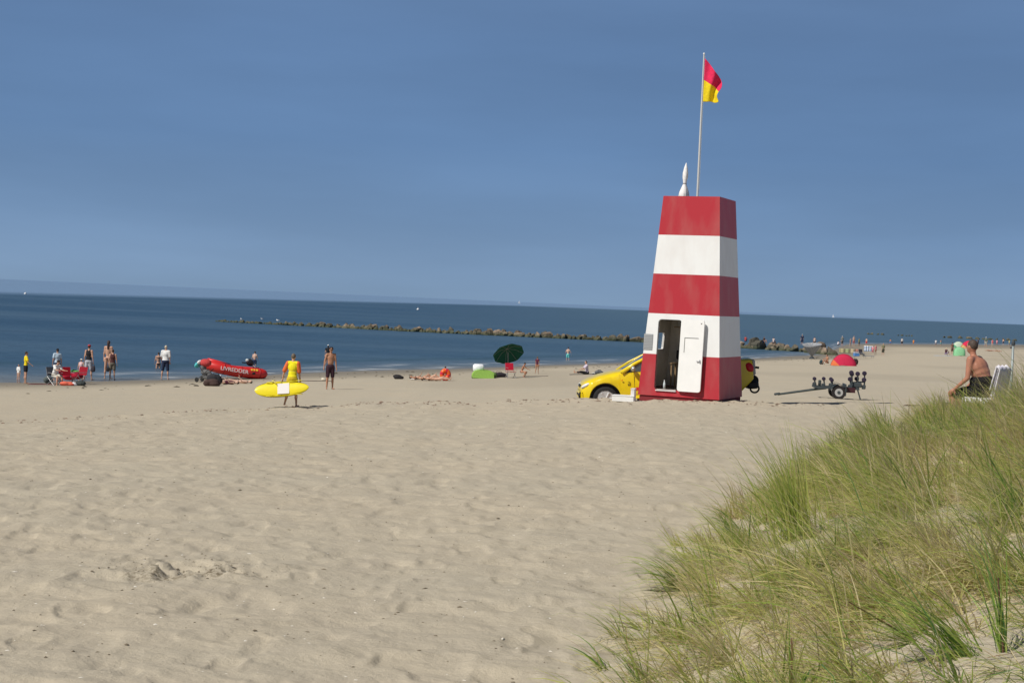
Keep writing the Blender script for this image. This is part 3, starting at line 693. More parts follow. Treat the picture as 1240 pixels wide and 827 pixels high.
# ------------------------------------------------------------------ inflatable rescue boat
def letter_text(body, size, loc, rot, m, parent, name='lettering', ext=.004, sx=1.0):
    cu = bpy.data.curves.new('txt', 'FONT'); cu.body = body; cu.size = size; cu.extrude = ext; cu.align_x = 'CENTER'; cu.align_y = 'CENTER'
    o = bpy.data.objects.new('txt', cu); COL.objects.link(o)
    me = bpy.data.meshes.new_from_object(o.evaluated_get(bpy.context.evaluated_depsgraph_get())); bpy.data.objects.remove(o)
    k = link(name, me, m, parent, smooth=False); k.location = loc; k.rotation_euler = rot; k.scale = (sx, 1, 1); return k
def rescue_boat():
    c = gp(300, 458.5); z = max(float(H0(c.x, c.y)), 0.02); D = c.y
    s_ = D / FPX; red = mat('boat_red', (.62, .028, .025), .35, spec=.5, var=.08, vscale=2); dk = mat('boat_dark', (.025, .02, .022), .6)
    wh = mat('letter_white', (.85, .84, .8), .5); yl = mat('boat_yellow', (.75, .5, .05), .5)
    yaw = R(28)
    t = thing('inflatable_rescue_boat', 'red inflatable rescue boat with white lettering, bow raised, at the water edge', 'boat', (c.x, c.y, z), yaw)
    Lh = (318 - 254) * s_ / math.cos(yaw); xr = (318 - 300) * s_ / math.cos(yaw)
    Rt = .30
    def pt(u, side):                       # u 0 stern..1 bow
        x = xr - u * Lh; wy = .62 * (1 - max(0, (u - .68) / .32) ** 2.0)
        zz = Rt + .20 * u + .32 * max(0, u - .45) ** 1.6 * 2.2
        return Vector((x, side * wy, zz))
    us = list(np.linspace(0, 1, 26))
    for s in (-1, 1):
        pts = [pt(u, s) for u in us]; rad = [Rt * (0.12 if u == 0 else min(1, .62 + u * 3.2)) for u in us]; rad[-1] = Rt * .9
        tb = obj('side_tube', MB().tube(pts, rad, 20), red, t, smooth=True)
        for u0 in (.14, .45, .74):
            a = pt(u0, s); b = pt(u0 + .02, s); obj('seam_band', MB().tube([a, b], Rt * 1.012, 20), mat('seam_red', (.34, .015, .02), .5), tb, smooth=True)
        obj('grab_patch', MB().ell(pt(.27, s) + Vector((0, s * Rt * .93, 0)), (.12, .04, .07)), dk, tb, smooth=True)
    obj('bow', MB().ell(pt(.99, 0) + Vector((.05, 0, .0)), (.34, .34, Rt)), red, t, smooth=True)
    fl = MB().prism([(xr - .35, .2), (xr - Lh * .9, .62), (xr - Lh * .9, .70), (xr - .35, .3)], -.5, .5); obj('hull_floor', fl, dk, t)
    obj('transom', MB().box((xr - .5, 0, .42), (.06, 1.05, .5), bev=.02), dk, t)
    sk = MB().tube([pt(.62, 0) + Vector((0, 0, .25)), pt(.97, 0) + Vector((0, 0, .28))], [.42, .3], 14, squash=.35); obj('bow_dodger', sk, red, t, smooth=True)
    tl = letter_text('LIVREDDER', .31, pt(.60, -1) + Vector((0, -Rt * .98, .06)), (R(78), 0 , 0), wh, t, sx=1.05)
    d = (pt(.40, -1) - pt(.70, -1)).normalized(); tl.rotation_euler = Matrix(((d.x, 0, -d.z * 0, ), (0, 1, 0), (d.z, 0, 1))).to_euler(); 
    ex = d; ey = Vector((0, .25, 1)); ey = (ey - ex * ey.dot(ex)).normalized(); ez = ex.cross(ey)
    tl.rotation_euler = Matrix((ex, ey, ez)).transposed().to_euler()
    ym = MB()
    for du in (0, .045, .09): 
        q = pt(.30 - du, -1) + Vector((0, -Rt * .80, .19)); ym.box(q, (.09, .03, .13), rot=(R(-45), 0, 0))
    obj('yellow_marking', ym, yl, t)
    mo = thing('outboard_motor', '', '', (xr - .62, .0, .42)); del mo['label'], mo['category']; mo.parent = t
    obj('cowling', MB().ell((-.25, 0, .5), (.25, .17, .20), Euler((0, R(35), 0)).to_matrix()), mat('motor_black', (.03, .03, .035), .3), mo, smooth=True)
    obj('cowling_stripe', MB().ell((-.42, -.03, .62), (.10, .14, .10)), mat('motor_grey', (.45, .5, .5), .4), mo, smooth=True)
    obj('shaft', MB().tube([(-.15, 0, .4), (.45, 0, .05)], [.10, .06], 10, squash=.8), mat('shaft_white', (.6, .6, .62), .4), mo, smooth=True)
    obj('tiller', MB().tube([(-.3, -.05, .45), (-.75, -.08, .5)], .03, 8), dk, mo); obj('propeller', MB().ell((.5, 0, .02), (.05, .16, .05)).ell((.5, 0, .02), (.05, .05, .16)), dk, mo, smooth=True)
rescue_boat()

# ------------------------------------------------------------------ people
def limbdir(flex, abd, s): return Vector((s * math.sin(abd), -math.sin(flex) * math.cos(abd), -math.cos(flex) * math.cos(abd)))
BUILD = {}
def person(label, px, py, top=None, H=None, yaw=0, legs=((0, 4, 0), (0, 4, 0)), arms=((0, 10, 8), (0, 10, 8)), lean=0, head=(0, 0),
           root='stand', wear=None, skn=FAIR, hair=('short', (.05, .03, .02)), vox=None, detail=False, loc=None, girth=1.0, sink=0.0, cat='person', seat=0.0, tilt=0, group=None, depth=None, bend=0):
    wear = wear or {}
    if loc is None:
        p = at_depth(px, py, depth) if depth else gp(px, py); loc = Vector((p.x, p.y, float(H0(p.x, p.y)) if float(H0(p.x, p.y)) > 0 else p.z))
        if loc.z < 0.02 and sink == 0: loc.z = max(loc.z, float(H0(p.x, p.y)))
    D = loc.y
    if H is None: H = (py - top) / FPX * D / 1.0
    if sink: loc = loc + Vector((0, 0, -sink))
    h = H; g = girth
    rad = R
    J = {}
    J['pel'] = Vector((0, 0, 0)); L = rad(lean)
    tu = Vector((0, -math.sin(L), math.cos(L))); L2 = L + rad(bend); tu2 = Vector((0, -math.sin(L2), math.cos(L2)))
    J['waist'] = tu * .10 * h; J['chest'] = J['waist'] + tu2 * .105 * h; J['neck'] = J['chest'] + tu2 * .105 * h
    hp = rad(lean + bend + head[1]); hu = Vector((0, -math.sin(hp), math.cos(hp))); J['skull'] = J['neck'] + hu * .035 * h
    J['head'] = J['neck'] + hu * .085 * h + Vector((0, -.01 * h, 0))
    mb = MB(); T3 = Matrix(((1, 0, 0), (0, math.cos(L2), -math.sin(L2)), (0, math.sin(L2), math.cos(L2)))); T1 = Matrix(((1, 0, 0), (0, math.cos(L), -math.sin(L)), (0, math.sin(L), math.cos(L))))
    sh = []; 
    for i, s in enumerate((-1, 1)):
        f, a, k = [rad(v) for v in legs[i]]
        hip = Vector((s * .047 * h, 0, -.015 * h)); kd = limbdir(f, a, s); kn = hip + kd * .245 * h
        sd = limbdir(f - k, a * .6, s); an = kn + sd * .235 * h
        fd = limbdir(f - k + math.pi / 2, a + rad(8), s)
        if root == 'stand': fd = Vector((s * math.sin(rad(10)), -1, -.0)).normalized() if k < rad(40) else fd
        J['hip', i], J['knee', i], J['ank', i], J['toe', i] = hip, kn, an, an + fd * .10 * h + sd * .015 * h
        J['heel', i] = an - fd * .02 * h + sd * .018 * h
        f, a, e = [rad(v) for v in arms[i]]
        sp = J['chest'] + tu2 * .075 * h + Vector((s * .092 * h * (.5 + .5 * g), 0, 0))
        el = sp + limbdir(f + L2 * .3, a, s) * .165 * h; hd = limbdir(f + e + L2 * .3, a * .5, s); wr = el + hd * .145 * h
        J['sho', i], J['elb', i], J['wri', i], J['hd', i] = sp, el, wr, hd
    # body volume
    mb.ell(J['pel'] + Vector((0, .006 * h, -.005 * h)), (.083 * h * g, .060 * h * g, .062 * h), T1)
    mb.ell(J['waist'] + Vector((0, -.004 * h * g, 0)), (.070 * h * g, .050 * h * g, .085 * h), T1)
    mb.ell(J['chest'], (.083 * h * g, .055 * h * g, .095 * h), T3); mb.ell(J['waist'].lerp(J['chest'], .5), (.076 * h * g, .053 * h * g, .08 * h), T3)
    mb.caps(J['sho', 0], J['sho', 1], .034 * h, .034 * h); mb.caps(J['chest'] + tu2 * .06 * h, J['neck'], .05 * h, .030 * h)
    mb.caps(J['neck'], J['head'], .028 * h, .026 * h)
    Hr = Matrix.Rotation(rad(head[0]), 3, 'Z') @ Matrix.Rotation(hp, 3, 'X')
    hc = J['head']
    mb.ell(hc, (.040 * h, .049 * h, .058 * h), Hr); mb.ell(hc + Hr @ Vector((0, -.014 * h, -.030 * h)), (.028 * h, .034 * h, .030 * h), Hr)
    mb.ell(hc + Hr @ Vector((0, -.050 * h, -.006 * h)), (.007 * h, .010 * h, .014 * h), Hr, 8, 6)
    for s in (-1, 1): mb.ell(hc + Hr @ Vector((s * .040 * h, .004 * h, -.004 * h)), (.006 * h, .010 * h, .016 * h), Hr, 8, 6)
    for i, s in enumerate((-1, 1)):
        mb.caps(J['hip', i], J['knee', i], .050 * h * (.6 + .4 * g), .031 * h); mb.caps(J['knee', i], J['ank', i], .031 * h, .017 * h)
        mb.ell((J['knee', i] * .62 + J['ank', i] * .38) + Vector((0, .006 * h, 0)), (.030 * h, .033 * h, .055 * h))
        mb.caps(J['heel', i], J['toe', i], .018 * h, .015 * h)
        mb.caps(J['sho', i], J['elb', i], .029 * h * (.7 + .3 * g), .022 * h); mb.caps(J['elb', i], J['wri', i], .022 * h, .014 * h)
        hd = J['hd', i]; w = J['wri', i]; side = hd.cross(Vector((1, 0, 0))); side = side.normalized() if side.length > .1 else Vector((0, 1, 0))
        mb.caps(w, w + hd * .035 * h, .013 * h, .019 * h)
        if detail:
            for q in range(4):
                o = side * (q - 1.5) * .0105 * h; b = w + hd * .045 * h + o; cu = Vector((-s * .35, 0, 0)); ln = (.030, .036, .034, .026)[q] * h
                mid = b + (hd + cu * .5).normalized() * ln * .6; mb.caps(b, mid, .0055 * h, .005 * h, 8); mb.caps(mid, mid + (hd + cu * 1.6).normalized() * ln * .6, .005 * h, .0042 * h, 8)
            b = w + hd * .012 * h - side * .016 * h; mb.caps(b, b + (hd * .7 - side * .8).normalized() * .035 * h, .0065 * h, .005 * h, 8)
        else: mb.caps(w + hd * .035 * h, w + hd * .085 * h, .015 * h, .008 * h)
    # root transform
    RM = Matrix.Identity(4)
    if root == 'lie': RM = Matrix.Rotation(rad(-90 if not tilt else tilt), 4, 'X')
    elif tilt: RM = Matrix.Rotation(rad(tilt), 4, 'X')
    zmin = min((RM @ v).z for v in mb.v)
    if root == 'seat': zmin = (RM @ Vector((0, 0, -.065 * h))).z - seat
    RM = Matrix.Translation((0, 0, -zmin)) @ RM
    vox = vox or max(.012, min(.04, h * D / FPX * .35))
    t = thing('person', label, cat, loc, rad(yaw), group)
    mb.v = [RM @ v for v in mb.v]
    link('body', remeshed(mb, 'body', vox), skin(skn), t)
    def part(name, m2, mm, it=2):
        m2.v = [RM @ v for v in m2.v]; return link(name, remeshed(m2, name, vox, it), mm, t)
    e = .010 + .004 * h
    if 'top' in wear:
        col, slv = wear['top'][:2]; m2 = MB()
        m2.ell(J['waist'] + Vector((0, -.004 * h * g, -.01 * h)), (.072 * h * g + e, .052 * h * g + e, .100 * h), T1); m2.ell(J['chest'], (.083 * h * g + e, .055 * h * g + e, .095 * h + e), T3)
        m2.ell(J['pel'] + tu * .035 * h, (.082 * h * g + e, .060 * h * g + e, .05 * h), T1)
        if slv > 0:
            m2.caps(J['sho', 0], J['sho', 1], .036 * h + e * .7, .036 * h + e * .7)
            for i in (0, 1): m2.caps(J['sho', i], J['sho', i].lerp(J['elb', i], min(slv, 1)), .032 * h + e, .030 * h + e)
            if slv > 1:
                for i in (0, 1): m2.caps(J['elb', i], J['elb', i].lerp(J['wri', i], slv - 1), .024 * h + e, .017 * h + e)
        else: m2.caps(J['sho', 0].lerp(J['sho', 1], .22), J['sho', 0].lerp(J['sho', 1], .78), .034 * h + e * .6, .034 * h + e * .6)
        part('top', m2, cloth(col))
        if len(wear['top']) > 2:
            m3 = MB()
            for i in (0, 1): m3.caps(J['sho', i], J['sho', i].lerp(J['elb', i], .9), .034 * h + e, .031 * h + e)
            part('sleeves', m3, cloth(wear['top'][2]))
    if 'bra' in wear:
        m2 = MB(); m2.ell(J['chest'] + tu2 * .02 * h, (.084 * h * g + e * .7, .057 * h * g + e, .03 * h), T3); part('bikini_top', m2, cloth(wear['bra']))
    if 'shorts' in wear:
        col, ln = wear['shorts']; m2 = MB(); m2.ell(J['pel'] + Vector((0, .006 * h, 0)), (.085 * h * g + e, .062 * h * g + e, .06 * h + e), T1)
        for i in (0, 1):
            k = J['hip', i].lerp(J['knee', i], min(ln, 1)); m2.caps(J['hip', i], k, .050 * h * (.6 + .4 * g) + e, (.05 - .016 * min(ln, 1)) * h + e)
            if ln > 1: m2.caps(J['knee', i], J['knee', i].lerp(J['ank', i], ln - 1), .033 * h + e, .026 * h + e)
        if wear.get('high'): m2.ell(J['pel'].lerp(J['waist'], .35), (.088 * h * g + e, .066 * h * g + e, .06 * h), T1); m2.ell(J['pel'].lerp(J['waist'], .75), (.086 * h * g + e, .066 * h * g + e, .062 * h), T1)
        part('shorts' if ln <= 1.2 else 'trousers', m2, cloth(col))
    if 'skirt' in wear:
        m2 = MB(); k = J['knee', 0].lerp(J['knee', 1], .5); m2.tube([J['pel'] + tu * .05 * h, J['pel'], J['pel'].lerp(k, .6)], [.078 * h + e, .09 * h + e, .115 * h + e], 18, squash=.8); part('skirt', m2, cloth(wear['skirt']))
    if 'brief' in wear:
        m2 = MB(); m2.ell(J['pel'] + Vector((0, .006 * h, -.01 * h)), (.084 * h * g + e, .061 * h * g + e, .045 * h), T1); part('swim_briefs', m2, cloth(wear['brief']))
    if hair:
        kd, hc_ = hair; m2 = MB(); m2.ell(hc + Hr @ Vector((0, .010 * h, .012 * h)), (.043 * h, .048 * h, .054 * h), Hr)
        if kd == 'long': m2.caps(hc + Hr @ Vector((0, .030 * h, 0)), J['neck'] + tu2 * -.06 * h + Vector((0, .035 * h, 0)), .036 * h, .028 * h)
        if kd == 'curly': 
            for q in range(9): w = q * .7; m2.ell(hc + Hr @ Vector((.035 * math.cos(w) * h, .015 * h + .03 * math.sin(w) * h, .03 * h + .006 * (q % 3) * h)), (.024 * h, .024 * h, .024 * h), None, 8, 6)
        part('hair', m2, hairm(hc_))
    if 'hat' in wear:
        m2 = MB(); m2.ell(hc + Hr @ Vector((0, .003 * h, .028 * h)), (.046 * h, .052 * h, .042 * h), Hr); 
        m2.ell(hc + Hr @ Vector((0, -.03 * h if wear.get('brim', 1) == 1 else 0, .026 * h)), (.04 * h, .055 * h, .008 * h) if wear.get('brim', 1) == 1 else (.075 * h, .08 * h, .009 * h), Hr); part('hat', m2, cloth(wear['hat']), 1)
    if 'glasses' in wear:
        m2 = MB().box(hc + Hr @ Vector((0, -.047 * h, .006 * h)), (.07 * h, .012 * h, .018 * h)); m2.v = [RM @ v for v in m2.v]; obj('sunglasses', m2, mat('dark_lens', (.01, .01, .01), .2), t)
    elif vox < .02 and detail:
        for s in (-1, 1):
            m2 = MB().ell(hc + Hr @ Vector((s * .016 * h, -.044 * h, .006 * h)), (.007 * h, .005 * h, .005 * h), Hr, 8, 6); m2.v = [RM @ v for v in m2.v]; obj('eye', m2, mat('eye_dark', (.03, .02, .02), .2), t, smooth=True)
        m2 = MB().ell(hc + Hr @ Vector((0, -.046 * h, -.030 * h)), (.013 * h, .006 * h, .004 * h), Hr, 8, 6); m2.v = [RM @ v for v in m2.v]; obj('mouth', m2, mat('lips', (.35, .10, .09), .5), t, smooth=True)
    t['_H'] = h; del t['_H']
    return t, {k: (Matrix.Translation(loc) @ Matrix.Rotation(rad(yaw), 4, 'Z') @ RM @ v) for k, v in J.items() if isinstance(v, Vector)}, h

BLK = (.022, .022, .026); NAVY = (.03, .04, .08); WHITE = (.78, .78, .76); BRN = (.05, .03, .02); BLOND = (.35, .25, .12)
SIT = dict(root='sit', legs=((125, 8, 95), (120, 10, 92)), lean=8, arms=((50, 8, 20), (45, 8, 25)))
# -- far left group
person('small child in a loose white shirt at the water edge, leftmost of all', 22, 463.5, 441, yaw=150, wear={'top': (WHITE, .8)}, skn=PALE, hair=('short', (.40, .22, .14)), girth=.9)
person('slim child in a yellow shirt and black shorts beside the small white-shirted child', 30.5, 464.5, 425, yaw=120, wear={'top': ((.80, .62, .02), .7), 'shorts': (BLK, .5)}, skn=FAIR, hair=('short', BRN), arms=((10, 30, 40), (0, 8, 10)), girth=.85)
person('person with dark cap and pale blue shirt, standing behind the folding chairs', 68.5, 461, 421.5, yaw=210, wear={'top': ((.50, .62, .72), .6), 'shorts': (NAVY, .7), 'hat': BLK}, skn=FAIR)
g68 = gp(67, 466)
ch = None
def folding_chair(label, px, py, yaw, col, w=.5, group=None):
    p = gp(px, py); t = thing('folding_chair', label, 'folding chair', (p.x, p.y, float(H0(p.x, p.y))), R(yaw), group)
    st = mat('chair_tube', (.35, .35, .36), .4, metal=.5); c = cloth(col)
    for s in (-1, 1):
        obj('frame', MB().tube([(s * w / 2, -.25, 0), (s * w / 2, .22, .42), (s * w / 2, .32, .85)], .014, 6).tube([(s * w / 2, .25, 0), (s * w / 2, -.26, .40)], .014, 6), st, t)
        obj('armrest', MB().box((s * w / 2, -.02, .60), (.05, .45, .025), bev=.01), st, t)
    obj('seat', MB().box((0, 0, .38), (w, .46, .02), rot=(R(-5), 0, 0)), c, t); obj('backrest', MB().box((0, .27, .66), (w, .02, .42), rot=(R(-13), 0, 0)), c, t)
    return t, p
t_, p_ = folding_chair('grey folding chair under the crouching person in white', 65.5, 466.5, 60, (.12, .13, .15))
person('person in a white shirt sitting bent forward on a folding chair by the red chairs', 66, 466, H=1.66, yaw=55, root='seat', seat=.40, legs=((80, 8, 80), (85, 8, 85)), lean=12, bend=14, arms=((40, 8, 40), (35, 8, 45)), wear={'top': (WHITE, .7), 'shorts': ((.55, .52, .45), .8)}, hair=('curly', BRN), skn=FAIR, loc=Vector((p_.x, p_.y, float(H0(p_.x, p_.y)))))
folding_chair('red folding beach chair, nearer to the seated person', 80, 466.5, 38, (.45, .015, .03), .6, 'red beach chairs')
folding_chair('dark red folding beach chair, right beside the green bag', 95, 465.5, -34, (.28, .012, .025), .6, 'red beach chairs')
def bag(name, label, px, py, d, col, cat='bag', rz=0, soft=True, strap=True, lift=0, depth=None):
    p = at_depth(px, py, depth) if depth else gp(px, py); b = MB(); x, y, z = d
    r = random.Random(int(px * 7 + py))
    for i in range(7): b.ell(((r.random() - .5) * x * .5, (r.random() - .5) * y * .5, z * (.35 + .3 * r.random())), (x * (.22 + .16 * r.random()), y * .4, z * .38), None, 12, 8)
    b.ell((0, 0, z * .4), (x * .48, y * .46, z * .42))
    gz = max(float(H0(p.x, p.y)), 0.0)
    t = thing(name, label, cat, (p.x, p.y, gz + lift - .02), R(rz))
    link('bag_body', remeshed(b, 'bag_body', max(.02, min(d) / 14)), cloth(col), t)
    if strap: obj('strap', MB().tube([(-x * .3, 0, z * .6), (-x * .15, 0, z * .98), (x * .15, 0, z * .98), (x * .3, 0, z * .6)], .015, 6), cloth(tuple(c * .6 for c in col)), t, smooth=True)
    return t
bag('beach_bag', 'bright green bag lying on the red folding chairs', 89.5, 461, (.5, .3, .26), (.14, .48, .10), lift=.34)
bag('beach_bag', 'orange red bundle on the sand in front of the red chairs', 81, 467, (.75, .4, .22), (.75, .16, .10), strap=False)
bag('plastic_bag', 'small white plastic bag on the sand by the red chairs', 89.5, 467, (.3, .22, .2), (.75, .74, .74))
bag('beach_bag', 'crumpled red jacket bundle heaped on the nearer red chair', 84, 464, (.8, .45, .42), (.50, .02, .05), cat='jacket', strap=False, lift=.18); bag('beach_bag', 'dark maroon bundle heaped on the chair beside the green bag', 93.5, 463.5, (.62, .4, .4), (.22, .012, .03), cat='clothes bundle', strap=False, lift=.2)
bag('rucksack', 'dark rucksack on the sand at the right end of the red chairs', 98, 467, (.45, .3, .26), (.05, .06, .06))
bag('rucksack', 'grey green rucksack on the sand behind the seated person in white', 58.5, 464, (.5, .35, .42), (.10, .12, .12))
def towel(label, px, py, L_, W_, rz, col, name='towel', lift=.012, cat='towel'):
    p = gp(px, py); mb = MB(); n = 10; r = random.Random(int(px))
    for j in range(n + 1):
        for i in range(n + 1):
            x, y = (i / n - .5) * L_, (j / n - .5) * W_; c, s = math.cos(R(rz)), math.sin(R(rz)); X, Y = p.x + x * c - y * s, p.y + x * s + y * c
            mb.v.append(Vector((X, Y, max(ground(X, Y), 0) + lift + .012 * r.random())))
    for j in range(n):
        for i in range(n): k = j * (n + 1) + i; mb.f.append([k, k + 1, k + n + 2, k + n + 1]); mb.m.append(0)
    o = obj(name, mb, cloth(col), None, smooth=True); so = o.modifiers.new('t', 'SOLIDIFY'); so.thickness = .02; so.offset = -1
    tag(o, label, cat); return o
towel('dark red towel spread on the sand left of the seated person in white', 52, 465.5, 1.3, .8, 5, (.12, .03, .035))
person('small child in a pink swimsuit and white sun hat standing in shallow water', 97.5, 463, 434, yaw=170, wear={'top': ((.72, .50, .52), 0), 'brief': (.72, .50, .52), 'hat': (.72, .70, .66), 'brim': 2}, skn=PALE, hair=('short', BRN), arms=((0, 22, 20), (0, 14, 10)), girth=.9)
t_, J_, h_ = person('man in a black top, striped light shorts and red cap carrying a dark bag', 106.5, 460.5, 416.5, yaw=165, wear={'top': (BLK, .0), 'shorts': ((.45, .46, .50), .85), 'hat': (.45, .05, .06)}, skn=FAIR, legs=((8, 5, 5), (-6, 5, 8)), arms=((0, 10, 6), (0, 12, 4)))
def hung_bag(label, J, i, size, col):
    w = J['wri', i]; t = thing('hand_bag', label, 'bag', w + Vector((0, 0, -size * 1.6)))
    b = MB().ell((0, 0, size * .6), (size * .36, size * .2, size * .55)).box((0, 0, size * .5), (size * .75, size * .34, size * .8), bev=size * .12); link('bag_body', remeshed(b, 'bag_body', .03), cloth(col), t)
    obj('strap', MB().tube([(-size * .3, 0, size * .9), (0, 0, size * 1.62), (size * .3, 0, size * .9)], .015, 6), cloth(col), t)
hung_bag('dark bag hanging from the hand of the man in the black top', J_, 0, .34, (.06, .05, .06))
person('tall bare-backed person with long dark hair in the shallows', 130, 459, 411.5, yaw=175, wear={'brief': (.20, .10, .08)}, skn=FAIR, hair=('long', (.06, .035, .03)), arms=((0, 8, 8), (0, 8, 8)), girth=.85)
t_, J_, h_ = person('dark-haired person in a brown top and khaki shorts beside the taller long-haired person', 135.5, 460.5, 422.5, yaw=185, wear={'top': ((.085, .035, .035), 0), 'shorts': ((.16, .14, .11), .72)}, skn=FAIR, hair=('short', BRN), arms=((0, 12, 8), (0, 12, 6)))
hung_bag('black bag hanging beside the khaki shorts', J_, 1, .26, (.03, .03, .035))
person('bather in a dark top standing waist deep behind the white-shirted man', 191.5, 446, H=1.6, yaw=200, wear={'bra': BLK, 'brief': BLK}, skn=FAIR, hair=('short', BRN), sink=.55, arms=((20, 25, 30), (10, 10, 20)))
person('white-haired man in a white shirt and navy shorts facing the sea', 199.5, 460, 417.5, yaw=178, wear={'top': (WHITE, .85), 'shorts': (NAVY, .95)}, skn=FAIR, hair=('short', (.55, .48, .36)), arms=((0, 8, 8), (8, 9, 20)), legs=((2, 6, 2), (-2, 6, 4)), girth=1.12)

# -- by the boat
def pushchair():
    p = gp(249, 463); t = thing('pushchair', 'grey pushchair with red hood and a teal and white cloth on its handle', 'pushchair', (p.x, p.y, float(H0(p.x, p.y))), R(-20))
    st = mat('pram_tube', (.05, .05, .055), .5); gm = cloth((.14, .14, .14)); rb = mat('pram_rubber', (.03, .03, .03), .9)
    fr = MB()
    for y in (-.24, .24):
        fr.tube([(.42, y, .12), (-.1, y, .62), (-.42, y, 1.02)], .018, 8).tube([(-.38, y, .12), (.12, y, .55), (.30, y, .72)], .018, 8)
    fr.tube([(-.42, -.24, 1.02), (-.42, .24, 1.02)], .02, 8); obj('frame', fr, st, t)
    for x in (.42, -.38):
        for y in (-.27, .27): obj('wheel', MB().lathe([(.03, -.02), (.11, -.02), (.125, 0), (.11, .02), (.03, .02)], 18, M=Matrix.Translation((x, y, .125)) @ Matrix.Rotation(R(90), 4, 'X')), rb, t, auto=40)
    se = MB().ell((0, 0, .52), (.30, .22, .16)).ell((-.16, 0, .72), (.14, .21, .26)).ell((.25, 0, .42), (.16, .2, .10)); link('seat', remeshed(se, 'seat', .03), gm, t)
    obj('shopping_basket', MB().box((0, 0, .28), (.5, .4, .2), bev=.06), gm, t, auto=40)
    hd = MB().ell((-.05, 0, 1.02), (.34, .25, .22)); link('hood', remeshed(hd, 'hood', .03), cloth((.48, .06, .06)), t)
    c = thing('towel', 'teal and white cloth hung over the pushchair handle', 'towel', (p.x, p.y, float(H0(p.x, p.y))), R(-20))
    a = MB().ell((-.46, -.1, .90), (.12, .22, .20), Euler((0, R(35), 0)).to_matrix()); link('teal_half', remeshed(a, 'teal_half', .03), cloth((.10, .50, .52)), c)
    a = MB().ell((-.34, -.1, 1.04), (.10, .20, .14), Euler((0, R(35), 0)).to_matrix()); link('white_half', remeshed(a, 'white_half', .03), cloth((.75, .75, .75)), c)
pushchair()
bag('rucksack', 'large black rucksack beside the pushchair under the boat bow', 261, 466, (.75, .42, .62), (.035, .035, .04))
bag('beach_bag', 'low brown and black bundle in front of the pushchair', 257, 467.5, (.85, .5, .38), (.07, .045, .04), strap=False)
bag('plastic_bag', 'tiny white bag beneath the boat bow', 266, 457.5, (.22, .2, .2), (.7, .72, .75), strap=False)
bag('sandal_pair', 'small dark sandals on the sand left of the bundle', 238, 467.5, (.28, .2, .08), (.06, .05, .04), cat='sandals', strap=False)
LIE = dict(root='lie', legs=((4, 5, 8), (12, 5, 22)), arms=((10, 30, 20), (8, 25, 60)))
person('sunbather lying in dark swimwear in front of the boat, nearer the rucksack', 272, 465.5, H=1.6, yaw=-80, wear={'top': ((.09, .02, .04), 0), 'brief': (.03, .10, .08)}, skn=PALE, hair=('short', BRN), **LIE)
person('bare sunbather lying in front of the boat with dark hair to the right', 288, 464.5, H=1.65, yaw=-88, wear={'brief': (.5, .35, .35)}, skn=PALE, hair=('short', (.12, .10, .07)), **LIE)
person('small bather standing in the water behind the boat', 308, 447, H=1.35, yaw=170, wear={'shorts': (NAVY, .5)}, skn=PALE, hair=('short', BRN), sink=.15, arms=((10, 14, 20), (0, 14, 10)))

# -- lifeguard carrying the board
t_, J_, h_ = person('lifeguard in a yellow shirt with red sleeves walking with a rescue board under one arm', 352.5, 494.2, 427.5, yaw=172, skn=FAIR, detail=True, vox=.013, depth=44.6,
       wear={'top': ((.80, .70, .02), .35, (.70, .16, .05)), 'shorts': ((.62, .45, .03), .45)}, hair=('short', (.14, .11, .08)),
       legs=((16, 3, 10), (-14, 3, 22)), arms=((6, 8, 10), (-4, 24, 14)), girth=1.0, lean=3)
def rescue_board():
    a = at_depth(308.5, 473.5, 44.15); b = at_depth(374.5, 469.5, 44.15); c = (a + b) / 2; L_ = (b - a).length
    t = thing('rescue_board', 'yellow rescue board with a white centre panel carried by the lifeguard', 'rescue board', (c.x, c.y, c.z), rot=(R(66), -math.atan2(b.z - a.z, b.x - a.x), 0))
    yel = mat('board_yellow', (.82, .68, .02), .35, var=.05); wh = mat('board_white', (.78, .74, .72), .5); dk = mat('board_rail', (.10, .09, .02), .5)
    def board(sx, sy, th_, zc, n=40, m=10):
        mb = MB(); vs = []; 
        for i in range(n + 1):
            u = -1 + 2 * i / n; w = sy * (max(1 - abs(u) ** 2.6, 0)) ** .55 * (1 - .10 * u); rk = .12 * u * u * .4
            for j in range(m + 1):
                q = math.pi * 2 * j / (m + 1); vs.append((u * sx, w * math.cos(q), th_ * math.sin(q) * (.25 + .75 * (1 - abs(u) ** 3)) + zc + rk))
        k = m + 1; fs = [(i * k + j, (i + 1) * k + j, (i + 1) * k + (j + 1) % k, i * k + (j + 1) % k) for i in range(n) for j in range(k)]
        mb.add(vs, fs); return mb
    obj('deck', board(L_ / 2, .235, .06, 0), yel, t, smooth=True)
    obj('rail_band', board(L_ / 2 * .985, .243, .02, 0.005), dk, t, smooth=True)
    obj('centre_panel', MB().box((.05, 0.0, .062), (.34, .32, .012), bev=.004), wh, t)
    for x in (-.35, -.10, .30, .5):
        for s in (-1, 1): obj('handle', MB().tube([(x - .10, s * .2, .05), (x - .06, s * .21, .085), (x + .06, s * .21, .085), (x + .10, s * .2, .05)], .012, 6), yel, t, smooth=True)
    obj('tow_rope', MB().tube([(-.12, .1, .07), (-.2, .2, .12), (-.28, .26, .06), (-.2, .30, 0)], .012, 6), mat('rope_yellow', (.8, .7, .2), .8), t, smooth=True)
rescue_board()
person('bare-chested man in dark shorts and sunglasses standing on the sand facing the camera', 399, 471.5, 419.5, yaw=20, skn=TAN, detail=True, vox=.018, wear={'shorts': ((.05, .025, .035), .85), 'glasses': 1}, hair=('curly', (.03, .02, .02)), arms=((0, 16, 14), (4, 9, 8)), legs=((3, 4, 2), (-2, 4, 3)), girth=1.05)
